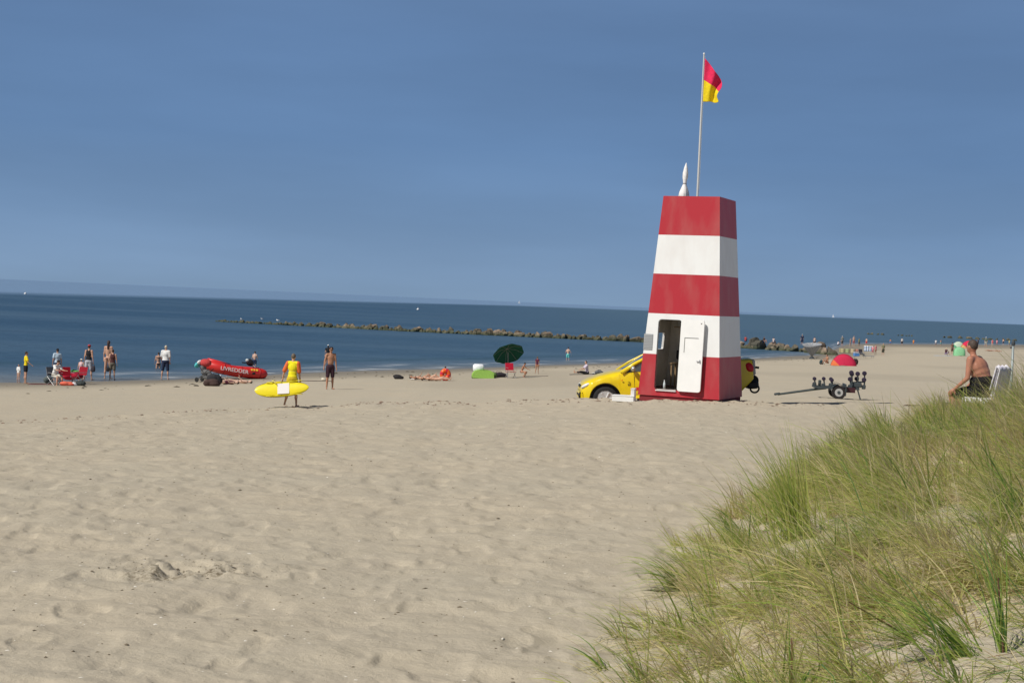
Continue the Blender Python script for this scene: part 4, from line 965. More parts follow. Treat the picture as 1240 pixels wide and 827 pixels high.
person('wader with a white cap directly behind the bare-chested man', 396.5, 443, H=1.65, yaw=180, wear={'top': (BLK, .3), 'hat': WHITE, 'shorts': (BLK, .6)}, skn=FAIR, hair=('long', BLK), sink=.1)
towel('thin dark mat lying on the sand behind the lifeguard', 384, 461.5, 1.7, .5, 0, (.10, .08, .07))
bag('plastic_bag', 'little cream bag on the dark mat behind the lifeguard', 392, 460.5, (.28, .2, .16), (.65, .60, .48), strap=False)

# -- middle group
bag('rucksack', 'black rucksack lying alone left of the row of sunbathers', 483, 459, (.62, .4, .28), (.03, .028, .03), strap=False)
bag('plastic_bag', 'small white bag at the feet of the row of sunbathers', 500.5, 460, (.35, .25, .14), (.7, .68, .66), strap=False)
for i, (px, lab, c, yw) in enumerate(((509, 'sunbather lying in a dark red swimsuit, leftmost of the row by the orange ring', (.16, .04, .06), 78), (517, 'sunbather with bent knees in black, middle of the row by the orange ring', BLK, 82), (526, 'sunbather in a brown suit lying nearest the orange ring', (.20, .08, .05), 76))):
    k = dict(LIE); k['legs'] = ((30, 6, 70), (34, 6, 75)) if i != 2 else ((8, 5, 10), (20, 5, 35))
    person(lab, px + 2, 460.5 + i * .4, H=1.65, yaw=yw, wear={'brief': c, 'bra': c}, skn=FAIR if i else TAN, hair=('short', BRN), **k)
def beach_ball():
    p = gp(539, 461); t = thing('swim_ring', 'orange red inflatable swim ring standing at the end of the sunbathers', 'swim ring', (p.x, p.y, float(H0(p.x, p.y))), R(10))
    pr = [(.19 + .13 * math.cos(q), .13 * math.sin(q)) for q in np.linspace(0, 2 * math.pi, 13)]
    mb = MB(); n = 24
    for i in range(n):
        for r, z in pr[:-1]: w = 2 * math.pi * i / n; mb.v.append(Vector((r * math.cos(w), z, .34 + r * math.sin(w) * 1.1)))
    for i in range(n):
        for j in range(12): mb.f.append([i * 12 + j, i * 12 + (j + 1) % 12, ((i + 1) % n) * 12 + (j + 1) % 12, ((i + 1) % n) * 12 + j]); mb.m.append(0 if i % 6 < 4 else 1)
    obj('inflated_tube', mb, [mat('vinyl_orange', (.85, .12, .02), .3), mat('vinyl_red', (.6, .03, .06), .3)], t, smooth=True)
    obj('valve', MB().tube([(0, -.1, .64), (0, -.1, .69)], .012), mat('valve_white', (.8, .8, .8), .4), t)
beach_ball()
person('child with dark hair sitting behind the orange swim ring', 538, 458.5, H=1.2, yaw=150, wear={'brief': (.5, .05, .06)}, skn=TAN, hair=('short', BRN), **SIT)
def popup_tent():
    p = gp(584, 458); z = float(H0(p.x, p.y)); s_ = p.y / FPX
    t = thing('popup_tent', 'low lime green pop-up beach shelter with a white towel on top', 'beach tent', (p.x, p.y, z), R(8))
    W_, Dp, Ht = 26 * s_, 1.1, 10.5 * s_; mb = MB(); n, m = 16, 8
    for i in range(n + 1):
        a = math.pi * i / n
        for j in range(m + 1):
            b = j / m; k = math.sin(math.pi / 2 * min(1, (1 - b) * 1.3 + .05)) ** .6
            mb.v.append(Vector((-W_ / 2 * math.cos(a) * (abs(math.cos(a)) ** -.35 if abs(math.cos(a)) > .05 else 1) * (.85 + .15 * k), -Dp / 2 + Dp * b, Ht * math.sin(a) ** .55 * k)))
    for i in range(n):
        for j in range(m): q = i * (m + 1) + j; mb.f.append([q, q + 1, q + m + 2, q + m + 1]); mb.m.append(0)
    c = obj('canopy', mb, cloth((.30, .52, .10)), t, smooth=True); so = c.modifiers.new('s', 'SOLIDIFY'); so.thickness = .01
    fr = MB(); fr.prism([(-W_ / 2 * .99, .02), (W_ / 2 * .99, .02), (W_ / 2 * .95, Ht * .7), (W_ * .3, Ht * .96), (-W_ * .3, Ht * .96), (-W_ / 2 * .95, Ht * .7)], -Dp / 2 - .01, -Dp / 2 + .0); obj('front_panel', fr, cloth((.34, .58, .12)), t)
    obj('rear_end', MB().ell((W_ * .52, .1, Ht * .38), (.22, .4, Ht * .38)), cloth((.12, .20, .06)), t, smooth=True)
    tw = thing('towel', 'folded white towel lying on the roof of the lime green shelter', 'towel', (p.x - .25, p.y - .1, z + Ht * .93), R(8))
    obj('cloth_fold', MB().box((0, 0, .12), (.62, .5, .46), bev=.08), cloth((.80, .82, .85)), tw, auto=50)
popup_tent()
bag('beach_bag', 'black bag between the lime green shelter and the parasol', 604, 457, (.85, .5, .38), (.03, .025, .03))
def parasol():
    p = gp(614.5, 457.5); z = float(H0(p.x, p.y)); s_ = p.y / FPX
    t = thing('beach_parasol', 'dark green beach parasol tilted to one side on a thin pole', 'parasol', (p.x, p.y, z))
    gr = cloth((.015, .085, .055)); Rr = 19.5 * s_; hz = 29 * s_
    obj('pole', MB().tube([(0, 0, -.1), (0, 0, hz * .55), (-.04, 0, hz + .1)], .022, 8), mat('pole_grey', (.25, .25, .25), .4), t)
    n, m = 32, 8; mb = MB()
    for j in range(m + 1):
        r = j / m
        for i in range(n):
            w = 2 * math.pi * i / n; sc_ = 1 - .05 * (1 + math.cos(8 * w)) * r * .7
            mb.v.append(Vector((Rr * r * sc_ * math.cos(w), Rr * r * sc_ * math.sin(w), .42 * (1 - r ** 1.7) - .05 * (1 - math.cos(8 * w)) * 0)))
    for j in range(m):
        for i in range(n): mb.f.append([j * n + i, (j + 1) * n + i, (j + 1) * n + (i + 1) % n, j * n + (i + 1) % n]); mb.m.append(0)
    c = obj('canopy', mb, gr, t, auto=60); c.location = (0, 0, hz + .0); c.rotation_euler = (R(-38), R(-20), 0); so = c.modifiers.new('s', 'SOLIDIFY'); so.thickness = .008
    for i in range(8):
        w = 2 * math.pi * i / 8 + math.pi / 8; rb = obj('rib', MB().tube([(0, 0, .38), (Rr * .5 * math.cos(w), Rr * .5 * math.sin(w), .28), (Rr * .96 * math.cos(w), Rr * .96 * math.sin(w), -.02)], .008, 5), mat('rib_steel', (.3, .3, .3), .4), c)
    obj('tip', MB().tube([(0, 0, .42), (0, 0, .50)], .02), mat('tip_green', (.02, .08, .05), .5), c)
parasol()
def cool_box(label, px, py, w, h, col):
    p = gp(px, py); t = thing('cool_box', label, 'cool box', (p.x, p.y, float(H0(p.x, p.y))), R(12)); mm = mat('cool_plastic', col, .4)
    obj('box_body', MB().box((0, 0, h * .42), (w, w * .65, h * .84), bev=.03), mm, t, auto=40); obj('lid', MB().box((0, 0, h * .92), (w * 1.05, w * .7, h * .16), bev=.02), mat('lid_white', (.75, .72, .7), .4), t, auto=40)
    obj('handle', MB().tube([(-w * .5, 0, h * .8), (-w * .4, 0, h * 1.15), (w * .4, 0, h * 1.15), (w * .5, 0, h * .8)], .015, 6), mm, t)
t_, p_ = folding_chair('low red beach chair under the green parasol', 618, 458, 20, (.55, .02, .05), .5)
person('dark-haired child crouching in the sand right of the parasol', 631, 457.5, H=1.25, yaw=75, wear={'brief': (.10, .05, .12)}, skn=TAN, hair=('short', BLK), root='sit', legs=((95, 12, 120), (90, 10, 118)), lean=22, arms=((50, 8, 20), (40, 8, 20)))
person('child in a dark red top standing right of the parasol', 650, 452.8, 431.5, yaw=150, wear={'top': ((.10, .025, .05), .3), 'brief': (.35, .15, .10)}, skn=TAN, hair=('short', (.16, .10, .06)), legs=((8, 3, 4), (-6, 3, 6)), girth=.85)
towel('flat dark strip on the sand near the standing child in the dark red top', 648.5, 455.5, 1.5, .35, 0, (.09, .07, .06))  # thin dark sheet laid on the sand below the child
person('bather in teal shorts standing knee deep left of the pickup truck', 687.5, 436.5, H=1.55, yaw=175, wear={'shorts': ((.15, .55, .52), .6)}, skn=PALE, hair=('short', BRN), sink=.28, arms=((0, 26, 10), (0, 22, 12)))
person('dark-haired person in a lilac shirt sitting on a dark mat facing left', 711, 453.5, H=1.65, yaw=-82, wear={'top': ((.55, .48, .58), .7), 'shorts': (BLK, 1.6)}, skn=FAIR, hair=('short', (.04, .035, .04)), root='sit', legs=((96, 4, 10), (100, 4, 18)), lean=8, arms=((38, 8, 30), (35, 8, 30)))
towel('dark mat under the sitting person in the lilac shirt', 706, 453.3, 1.7, .9, 0, (.035, .03, .035))
bag('beach_bag', 'small grey bag right of the person in the lilac shirt', 725.5, 453.3, (.55, .35, .3), (.12, .13, .14))
bag('beach_bag', 'dark bundle on the sand behind the truck bonnet', 752.5, 452.2, (.6, .4, .36), (.09, .10, .04), strap=False)
bag('plastic_bag', 'flat pale bag beside the small grey bag', 720, 453, (.35, .3, .13), (.5, .5, .46), strap=False)
person('dark-haired person beyond the yellow truck, head showing over its windscreen', 771, 470, H=1.72, yaw=150, wear={'top': (NAVY, .7), 'shorts': (BLK, .8)}, skn=FAIR, hair=('curly', (.02, .02, .03)), depth=49.5, loc=Vector((at_depth(770, 470, 49.5).x, 49.5, at_depth(770.5, 431, 49.5).z - 1.72)))

# ------------------------------------------------------------------ breakwaters
def rock_material():
    m = bpy.data.materials.new('boulder_stone'); m.use_nodes = True; N, L = m.node_tree.nodes, m.node_tree.links; p = N['Principled BSDF']
    oi = N.new('ShaderNodeObjectInfo'); rp = N.new('ShaderNodeValToRGB'); e = rp.color_ramp
    e.elements[0].color = (.10, .075, .055, 1); e.elements[1].color = (.36, .27, .20, 1)
    for p_, c in ((.3, (.16, .12, .085, 1)), (.55, (.085, .08, .06, 1)), (.8, (.23, .17, .12, 1))): q = e.elements.new(p_); q.color = c
    L.new(oi.outputs['Random'], rp.inputs[0]); g = N.new('ShaderNodeNewGeometry'); n = N.new('ShaderNodeTexNoise'); n.inputs['Scale'].default_value = 2.2; n.inputs['Detail'].default_value = 6; L.new(g.outputs['Position'], n.inputs[0])
    mr = N.new('ShaderNodeMapRange'); mr.inputs[1].default_value = .35; mr.inputs[2].default_value = .65; mr.inputs[3].default_value = .6; mr.inputs[4].default_value = 1.3; L.new(n.outputs[0], mr.inputs[0])
    vm = N.new('ShaderNodeVectorMath'); vm.operation = 'SCALE'; L.new(rp.outputs[0], vm.inputs[0]); L.new(mr.outputs[0], vm.inputs['Scale'])
    sp = N.new('ShaderNodeSeparateXYZ'); L.new(g.outputs['Position'], sp.inputs[0]); al = N.new('ShaderNodeMapRange'); al.inputs[1].default_value = .15; al.inputs[2].default_value = .7; al.inputs[3].default_value = .85; al.inputs[4].default_value = 0
    L.new(sp.outputs[2], al.inputs[0]); mx_ = N.new('ShaderNodeMix'); mx_.data_type = 'RGBA'; mx_.inputs[7].default_value = (.05, .065, .03, 1); L.new(al.outputs[0], mx_.inputs[0]); L.new(vm.outputs[0], mx_.inputs[6])
    L.new(mx_.outputs[2], p.inputs['Base Color']); p.inputs['Roughness'].default_value = .85
    b = N.new('ShaderNodeBump'); b.inputs['Distance'].default_value = .15; b.inputs['Strength'].default_value = .8; L.new(n.outputs[0], b.inputs['Height']); L.new(b.outputs[0], p.inputs['Normal']); return m
RM_ = rock_material(); rocks = []
rr_ = random.Random(3)
for k in range(7):
    mb = MB(); mb.ell((0, 0, 0), (1, 1, 1), None, 12, 8); r = random.Random(k); cuts = [(Vector((r.uniform(-1, 1), r.uniform(-1, 1), r.uniform(-.6, 1))).normalized(), r.uniform(.45, .8)) for _ in range(9)]
    for i, v in enumerate(mb.v):
        for n, d in cuts:
            e = v.dot(n) - d
            if e > 0: v = v - n * e
        mb.v[i] = v * (1 + .05 * r.uniform(-1, 1))
    me = mb.mesh('boulder'); me.materials.append(RM_); rocks.append(me)
def boulder(x, y, z, s, label, group):
    o = bpy.data.objects.new('boulder', rr_.choice(rocks)); COL.objects.link(o); o.location = (x, y, z); o.rotation_euler = (rr_.uniform(-.3, .3), rr_.uniform(-.3, .3), rr_.uniform(0, 6.28))
    o.scale = (s * rr_.uniform(.85, 1.5), s * rr_.uniform(.8, 1.2), s * rr_.uniform(.65, 1.0)); tag(o, label, 'boulder', group)
def px_on_sea(px, D): v = ray(px, 400); return D * v.x / v.y
px = 262.0
while px < 1012:
    D = float(np.interp(px, [250, 500, 775, 970, 1012], [242, 231, 229, 214, 200])); s = float(np.interp(px, [250, 330, 360, 600, 780, 900, 1012], [.22, .42, .50, .62, .80, .98, .85])); s *= rr_.choice([.5, .7, .85, 1, 1.3]) * (1.12 if px > 886 else .9)
    if rr_.random() < .035: s *= 1.35
    if not 785 < px < 886:
        gl = 'rough brown boulder in the left stretch of the long breakwater, low in the water' if px < 786 else 'rough pinkish brown boulder in the breakwater stretch right of the tower, ending on the beach'
        gg = 'boulders of the breakwater left of the tower' if px < 786 else 'boulders of the breakwater right of the tower'
        x = px_on_sea(px, D); boulder(x, D + rr_.uniform(-.4, .4), s * .32, s, gl, gg)
        if rr_.random() < .55: boulder(x + rr_.uniform(-.4, .4), D + 1.2, s * .75, s * .8, gl, gg)
        if px > 886 and rr_.random() < .8: boulder(x + rr_.uniform(-.5, .5), D - .9, s * .15, s * .75, gl, gg)
        if px < 786 and rr_.random() < .3: boulder(x, D - .9, s * .05, s * .6, gl, gg)
    px += s * 1.15 / D * FPX
px = 1052.0
while px < 1239:
    D = 470; thick = float(np.interp(px, [1050, 1066, 1085, 1120, 1150, 1180, 1240], [.5, .9, .5, .35, .9, .9, 1.15])) * rr_.uniform(.6, 1.1)
    if px < 1072 or 1083 < px < 1108 or px > 1140: boulder(px_on_sea(px, D), D, .15, thick, 'dark low boulder of the far breakwater near the horizon', 'boulders of the far breakwater')
    px += thick * rr_.uniform(2.0, 3.6) / D * FPX
def gull(label, px, py, D, s=.5):
    p = at_depth(px, py, D); t = thing('gull', label, 'gull', p, R(rr_.uniform(-60, 60)))
    link('body', remeshed(MB().ell((0, 0, .18 * s), (.36 * s, .15 * s, .15 * s)).ell((-.30 * s, 0, .36 * s), (.11 * s, .09 * s, .09 * s)).caps((-.2 * s, 0, .24 * s), (-.3 * s, 0, .36 * s), .07 * s, .06 * s).caps((.2 * s, 0, .2 * s), (.55 * s, 0, .16 * s), .08 * s, .02 * s), 'body', .03), mat('gull_white', (.8, .8, .8), .7), t)
    obj('wing', MB().ell((.08 * s, 0, .26 * s), (.30 * s, .17 * s, .06 * s)), mat('gull_grey', (.35, .37, .4), .7), t, smooth=True)
gull('white gull on the low left end of the breakwater', 292, 387.0, 240.5, .55); gull('white gull on the breakwater, second bird from its left end', 317.5, 387.3, 239, .7); gull('white gull on the breakwater, third bird from its left end', 336.5, 389, 238, .7)
def buoy(label, px, D, s):
    x = px_on_sea(px, D); t = thing('buoy', label, 'buoy', (x, D, -.1)); obj('float_body', MB().lathe([(.1, 0), (.5 * s, .1 * s), (.55 * s, .4 * s), (.3 * s, .7 * s), (.08 * s, .8 * s)], 14), mat('buoy_white', (.8, .8, .8), .5), t, smooth=True); obj('mast', MB().tube([(0, 0, .7 * s), (0, 0, 1.3 * s)], .06 * s), mat('mast_white', (.7, .7, .7), .5), t)
buoy('small pale buoy on the sea near the horizon at the far left', 29, 560, .9); buoy('small pale buoy on open sea above the middle of the breakwater', 505, 640, 1.0)
def sail(label, px, D, s):
    x = px_on_sea(px, D); t = thing('sailing_boat', label, 'sailing boat', (x, D, -.1), R(rr_.uniform(-40, 40)))
    obj('hull', MB().prism([(-4 * s, 1.2 * s), (4.4 * s, 1.4 * s), (3.4 * s, 0), (-3.6 * s, 0)], -1.1 * s, 1.1 * s), mat('hull_white', (.8, .8, .8), .4), t); obj('sail_cloth', MB().prism([(-3.2 * s, 2 * s), (.3 * s, 2 * s), (.3 * s, 11 * s)], -.05, .05).prism([(.6 * s, 2 * s), (3.8 * s, 1.6 * s), (.6 * s, 9.5 * s)], -.05, .05), cloth((.8, .8, .8)), t); obj('mast', MB().tube([(.45 * s, 0, 1 * s), (.45 * s, 0, 11.4 * s)], .1 * s), mat('mast_grey', (.6, .6, .6), .4), t)
for q, (px_, lab) in enumerate(((627, 'tiny white sailing boat on the horizon left of the tower'), (1008, 'tiny white sailing boat on the horizon above the breakwater right of the tower'))): sail(lab, px_, 5200, 1.0)

# ------------------------------------------------------------------ beach crowd on the right
def dome_tent(label, px, py, wpx, hpx, c1, c2, yaw=0, dp=1.3, pk=.9):
    p = gp(px, py); z = float(H0(p.x, p.y)); s_ = p.y / FPX; W_, Ht = wpx * s_, hpx * s_
    t = thing('dome_tent', label, 'beach tent', (p.x, p.y, z), R(yaw)); n, m = 20, 12; mb = MB()
    for j in range(m + 1):
        b = -1 + 2 * j / m; sc_ = math.sqrt(max(0, 1 - abs(b) ** 2.4))
        for i in range(n + 1):
            a = math.pi * i / n; mb.v.append(Vector((-W_ / 2 * math.cos(a) * (.35 + .65 * sc_), b * dp / 2, Ht * (math.sin(a) ** pk) * (.05 + .95 * sc_))))
    for j in range(m):
        for i in range(n): q = j * (n + 1) + i; mb.f.append([q, q + 1, q + n + 2, q + n + 1]); mb.m.append(1 if i < 4 else 0)
    o = obj('canopy', mb, [cloth(c1), cloth(c2)], t, smooth=True)
    for b in (-.33, .33):
        sc_ = math.sqrt(max(0, 1 - abs(b) ** 2.4)); pts = [Vector((-W_ / 2 * math.cos(a) * (.35 + .65 * sc_) * 1.01, b * dp / 2, Ht * max(math.sin(a), 0) ** pk * (.05 + .95 * sc_) * 1.01)) for a in np.linspace(0, math.pi, 16)]
        obj('tent_pole', MB().tube(pts, .018, 6), cloth(tuple(c * .5 for c in c1)), t)
    return t
dome_tent('red and orange dome tent with magenta front on the open beach', 1021.5, 443, 31, 14.5, (.50, .025, .07), (.62, .16, .06), -14, pk=1.25)
bag('rucksack', 'dark brown rucksack against the right end of the red dome tent', 1035.5, 441.5, (.6, .5, .62), (.04, .025, .025))
bag('rucksack', 'dark blue rucksack on the sand left of the red dome tent', 994.5, 441.3, (.42, .4, .46), (.03, .06, .07))
person('tanned person sitting on the sand at the orange side of the red dome tent', 1002, 442, H=1.65, yaw=-60, wear={'brief': (.4, .12, .05)}, skn=TAN, hair=('short', BRN), **SIT)
person('person standing on the breakwater rocks in dark clothes and white cap', 970.5, 419, 404.5, yaw=170, wear={'top': (NAVY, .6), 'shorts': (NAVY, .7), 'hat': (.8, .8, .8)}, depth=214, loc=Vector((at_depth(971, 419, 214).x, 214, at_depth(971, 419, 214).z)))
person('person on the rocks behind the patterned parasol, bare shouldered', 985.5, 421, 407.5, yaw=170, wear={'top': ((.55, .45, .40), 0), 'shorts': (BRN, .5)}, skn=TAN, depth=210, loc=Vector((at_depth(986, 421, 210).x, 210, at_depth(986, 421, 210).z)))
def tilted_parasol():
    p = gp(983, 434.5); z = max(float(H0(p.x, p.y)), 0); s_ = p.y / FPX
    t = thing('beach_parasol', 'pale grey checked parasol standing upturned like a funnel near the breakwater', 'parasol', (p.x, p.y, z))
    m = bpy.data.materials.new('checked_cloth'); m.use_nodes = True; N, L = m.node_tree.nodes, m.node_tree.links; c = N.new('ShaderNodeTexChecker'); c.inputs[1].default_value = (.36, .36, .36, 1); c.inputs[2].default_value = (.22, .24, .27, 1); c.inputs['Scale'].default_value = 7; tcn = N.new('ShaderNodeTexCoord'); L.new(tcn.outputs['Object'], c.inputs[0]); L.new(c.outputs[0], N['Principled BSDF'].inputs['Base Color']); N['Principled BSDF'].inputs['Roughness'].default_value = .9
    n, q = 24, 6; mb = MB(); Rr = 9.5 * s_
    for j in range(q + 1):
        for i in range(n): w = 2 * math.pi * i / n; r = j / q; mb.v.append(Vector((Rr * 1.3 * (.06 + .94 * r) * math.cos(w) * (1 - .05 * (1 + math.cos(8 * w)) * r), Rr * (.06 + .94 * r) * math.sin(w), 14.5 * s_ * r ** 1.15)))
    for j in range(q):
        for i in range(n): mb.f.append([j * n + i, (j + 1) * n + i, (j + 1) * n + (i + 1) % n, j * n + (i + 1) % n]); mb.m.append(0)
    o = obj('canopy', mb, m, t, smooth=True); o.location = (0, 0, 3.5 * s_); o.rotation_euler = (R(10), R(-4), 0); so = o.modifiers.new('s', 'SOLIDIFY'); so.thickness = .01
    obj('pole', MB().tube([(0, 0, 0), (0, 0, 7.5 * s_), (-.02, -.1, 12 * s_)], .03), mat('pole_white', (.6, .6, .6), .5), t); obj('base_weight', MB().lathe([(.3, 0), (.3, .1), (.08, .3)], 14), mat('base_dark', (.05, .06, .07), .7), t)
tilted_parasol()
bag('beach_ball', 'pale green round float on the rocks right of the patterned parasol', 992.5, 422, (1.1, .8, 1.15), (.42, .46, .36), cat='float', strap=False)
person('person kneeling by white float at the right end of the rocks', 1014.5, 419, H=1.5, yaw=120, wear={'top': ((.75, .68, .70), .6), 'shorts': (BLK, .5)}, **SIT)
person('grey-clad standing person beside the one in pinkish white at the rocks', 1019.5, 420, 406.5, yaw=200, wear={'top': ((.25, .26, .24), .7), 'shorts': ((.12, .11, .10), .8)}, hair=('short', (.5, .48, .45)))
person('bare-chested standing bather in the gap right of the rocks', 1033.5, 420, 406.5, yaw=20, wear={'shorts': ((.45, .16, .16), .6)}, skn=PALE)
person('pink-skinned child beside the bare-chested bather right of the rocks', 1029.5, 420.5, 409.5, yaw=40, wear={'brief': (.5, .3, .3)}, skn=PALE, girth=.9)
def windbreak(label, px, py, wpx, hpx, cols, yaw, npost=4):
    p = gp(px, py); z = float(H0(p.x, p.y)); s_ = p.y / FPX; W_, Ht = wpx * s_, hpx * s_; t = thing('windbreak', label, 'windbreak', (p.x, p.y, z), R(yaw)); mb = MB(); n = 24
    for i in range(n + 1):
        x = -W_ / 2 + W_ * i / n; y = .08 * math.sin(i * 1.1)
        for j in range(9): mb.v.append(Vector((x, y, .05 + (Ht - .05) * j / 8)))
    for i in range(n):
        for j in range(8): k = i * 9 + j; mb.f.append([k, k + 9, k + 10, k + 1]); mb.m.append(j % len(cols) if len(cols) == 2 else (i * len(cols) // n))
    o = obj('fabric', mb, [cloth(c) for c in cols], t, smooth=True); so = o.modifiers.new('s', 'SOLIDIFY'); so.thickness = .008
    for i in range(npost): obj('post', MB().tube([(-W_ / 2 + W_ * i / (npost - 1), .03, -.1), (-W_ / 2 + W_ * i / (npost - 1), .03, Ht + .12)], .02), mat('post_wood', (.45, .35, .22), .8), t)
windbreak('long pale yellow, green and red windbreak beyond the red dome tent', 1029, 428, 26, 5.5, [(.48, .42, .24), (.36, .40, .22), (.52, .44, .30), (.46, .22, .16)], 4, 5)
windbreak('blue and white striped windbreak left of the pink-clad people', 1052, 426, 12, 7, [(.15, .30, .55), (.78, .78, .78)], -4, 3)
person('person in pink swimsuit standing at the end of the striped windbreak', 1060, 430.5, 417, yaw=30, wear={'top': ((.60, .18, .24), 0), 'brief': (.60, .18, .24)}, skn=FAIR)
person('second pink-clad person, shorter, just left of the end of the windbreak', 1056.5, 430.5, 418.5, yaw=-30, wear={'top': ((.65, .25, .28), .5), 'shorts': ((.4, .12, .15), .6)}, skn=FAIR, girth=.95)
person('olive-shirted man standing alone right of the windbreaks casting a short shadow', 1069, 431.5, 415.2, yaw=10, wear={'top': ((.22, .22, .13), .6), 'shorts': ((.08, .08, .06), .9)}, skn=FAIR, hair=('short', BRN))
folding_chair('dark folding chair left of the low grey lounger behind the red dome tent', 1043.5, 431.5, 30, (.06, .05, .06), .6)
bag('rucksack', 'brownish pile of bags beside the dark folding chair beyond the red dome tent', 1040, 430, (.9, .6, .7), (.20, .12, .10))
def lounger():
    p = gp(1051, 433.5); t = thing('sun_lounger', 'low grey lounger on the sand in front of the pink-clad people', 'sun lounger', (p.x, p.y, float(H0(p.x, p.y))), R(10)); st = mat('lounger_tube', (.2, .2, .2), .5); c = cloth((.16, .19, .24))
    obj('bed', MB().box((.1, 0, .25), (1.2, .6, .04)), c, t); obj('backrest', MB().box((-.65, 0, .42), (.55, .6, .04), rot=(0, R(38), 0)), c, t)
    for x in (-.4, .6):
        for y in (-.28, .28): obj('leg', MB().tube([(x, y, .25), (x, y, 0)], .02), st, t)
lounger()
person('bather wading alone at the waterline between the windbreaks and the green tent', 1092, 419, 409, yaw=170, wear={'top': ((.6, .58, .55), .4), 'shorts': (BLK, .7)}, skn=FAIR)
person('blond person sitting on a blue towel left of the mint green shelter', 1145, 430.5, H=1.7, yaw=120, wear={'top': ((.06, .02, .04), .3), 'shorts': ((.30, .24, .36), .9)}, skn=FAIR, hair=('short', (.65, .55, .38)), **SIT)
towel('blue and white towel under the blond sitting person', 1142, 430.8, 2.2, 1.0, 5, (.30, .45, .65))
person('slim dark-haired person standing between the blue towel and the mint shelter', 1152.8, 430, 414.5, yaw=190, wear={'top': ((.16, .10, .08), .2), 'shorts': ((.14, .09, .07), .8)}, skn=TAN, girth=.9)
dome_tent('green and white dome tent directly above the mint green shelter', 1160.5, 421, 15, 7.5, (.50, .60, .46), (.10, .35, .20), 0, pk=1.3)
dome_tent('crimson dome tent directly beside the head of the seated man', 1173.5, 422, 21, 9.5, (.60, .03, .08), (.55, .35, .15), 0, pk=1.4)
dome_tent('round mint green pop-up shelter on the beach', 1161.5, 431, 14, 11, (.25, .56, .30), (.25, .56, .30), 0, .9, pk=.5)
person('person with a white sun hat beyond the seated man', 1193.5, 421, 408, yaw=160, wear={'top': ((.12, .16, .12), .6), 'shorts': ((.4, .4, .35), .7), 'hat': (.85, .85, .85), 'brim': 2}, skn=FAIR)
person('pink-skinned bather in a red swimsuit right of the white sun hat', 1201.5, 420.5, 410.5, yaw=170, wear={'top': ((.6, .10, .14), 0), 'brief': (.6, .10, .14)}, skn=PALE)
person('pale bather in navy trunks, rightmost standing at the waterline', 1214.8, 418.5, 410, yaw=170, wear={'shorts': (NAVY, .6)}, skn=PALE)
person('small person lying on the far sand right of the seated man', 1198, 425.5, H=1.6, yaw=-80, wear={'brief': (.08, .05, .04)}, skn=TAN, **LIE)
person('sunbather lying farther right near the slim grey post', 1208, 426, H=1.6, yaw=-84, wear={'brief': (.4, .1, .1), 'bra': (.4, .1, .1)}, skn=FAIR, **LIE)
for (px_, py_, top_, lab, c, sh_) in ((1040, 420, 409.5, 'person in a dull green shirt at the waterline beyond the windbreaks', (.20, .26, .16), (.1, .1, .1)), (1049, 419, 409, 'distant child in red trunks at the waterline above the striped windbreak', None, (.6, .06, .05)),
        (1078, 418.5, 410, 'small bather in blue trunks at the far waterline right of the olive-shirted man', None, (.08, .2, .5)), (1106, 418.5, 411, 'tiny child in orange at the far waterline', (.7, .25, .05), (.6, .2, .05)), (1133, 420, 411, 'distant person in white left of the blond sitting person', (.75, .75, .75), (.2, .2, .25)),
        (1139, 419.5, 411, 'distant bather in teal shorts near the one in white', None, (.08, .4, .4)), (1184, 419.5, 410, 'distant dark-clad person directly left of the seated man', (.05, .06, .09), (.05, .05, .06)), (1207, 419, 411, 'small pink-shirted child between the two bathers at the far right', (.65, .3, .35), (.5, .2, .25)), (1222, 419.5, 411.5, 'distant person in pale yellow near the marker post', (.65, .6, .3), (.3, .3, .3))):
    person(lab, px_, py_, top_, yaw=rr_.choice([20, 160, 180, 80]), wear=({'top': (c, .5), 'shorts': (sh_, .6)} if c else {'shorts': (sh_, .6)}), skn=rr_.choice([FAIR, TAN, PALE]), legs=((6, 5, 4), (-5, 5, 6)))
towel('striped reddish towel on the far sand between seated man and post', 1203, 424, 2.0, 1.0, 4, (.5, .2, .2)); bag('beach_bag', 'tiny dark bag on the far sand at the post', 1225, 422, (.8, .5, .5), (.1, .09, .09), strap=False); cool_box('blue cool box by the long windbreak', 1037, 431.5, .7, .5, (.1, .25, .55))
for (px_, lab, c) in ((902, 'person sitting among the rocks just right of the tower in a red top', (.4, .06, .06)), (924, 'person in dark top sitting among the rocks right of the tower', BLK), (936, 'person with a pale top sitting among the rocks midway along', (.55, .45, .42))):
    D_ = 215; p = at_depth(px_, 418, D_); person(lab, px_, 418, H=1.6, yaw=160 if px_ != 924 else 30, loc=Vector((p.x, D_ - .3, .9)), wear={'top': (c, .3), 'shorts': (NAVY, .6)}, skn=TAN, **SIT)

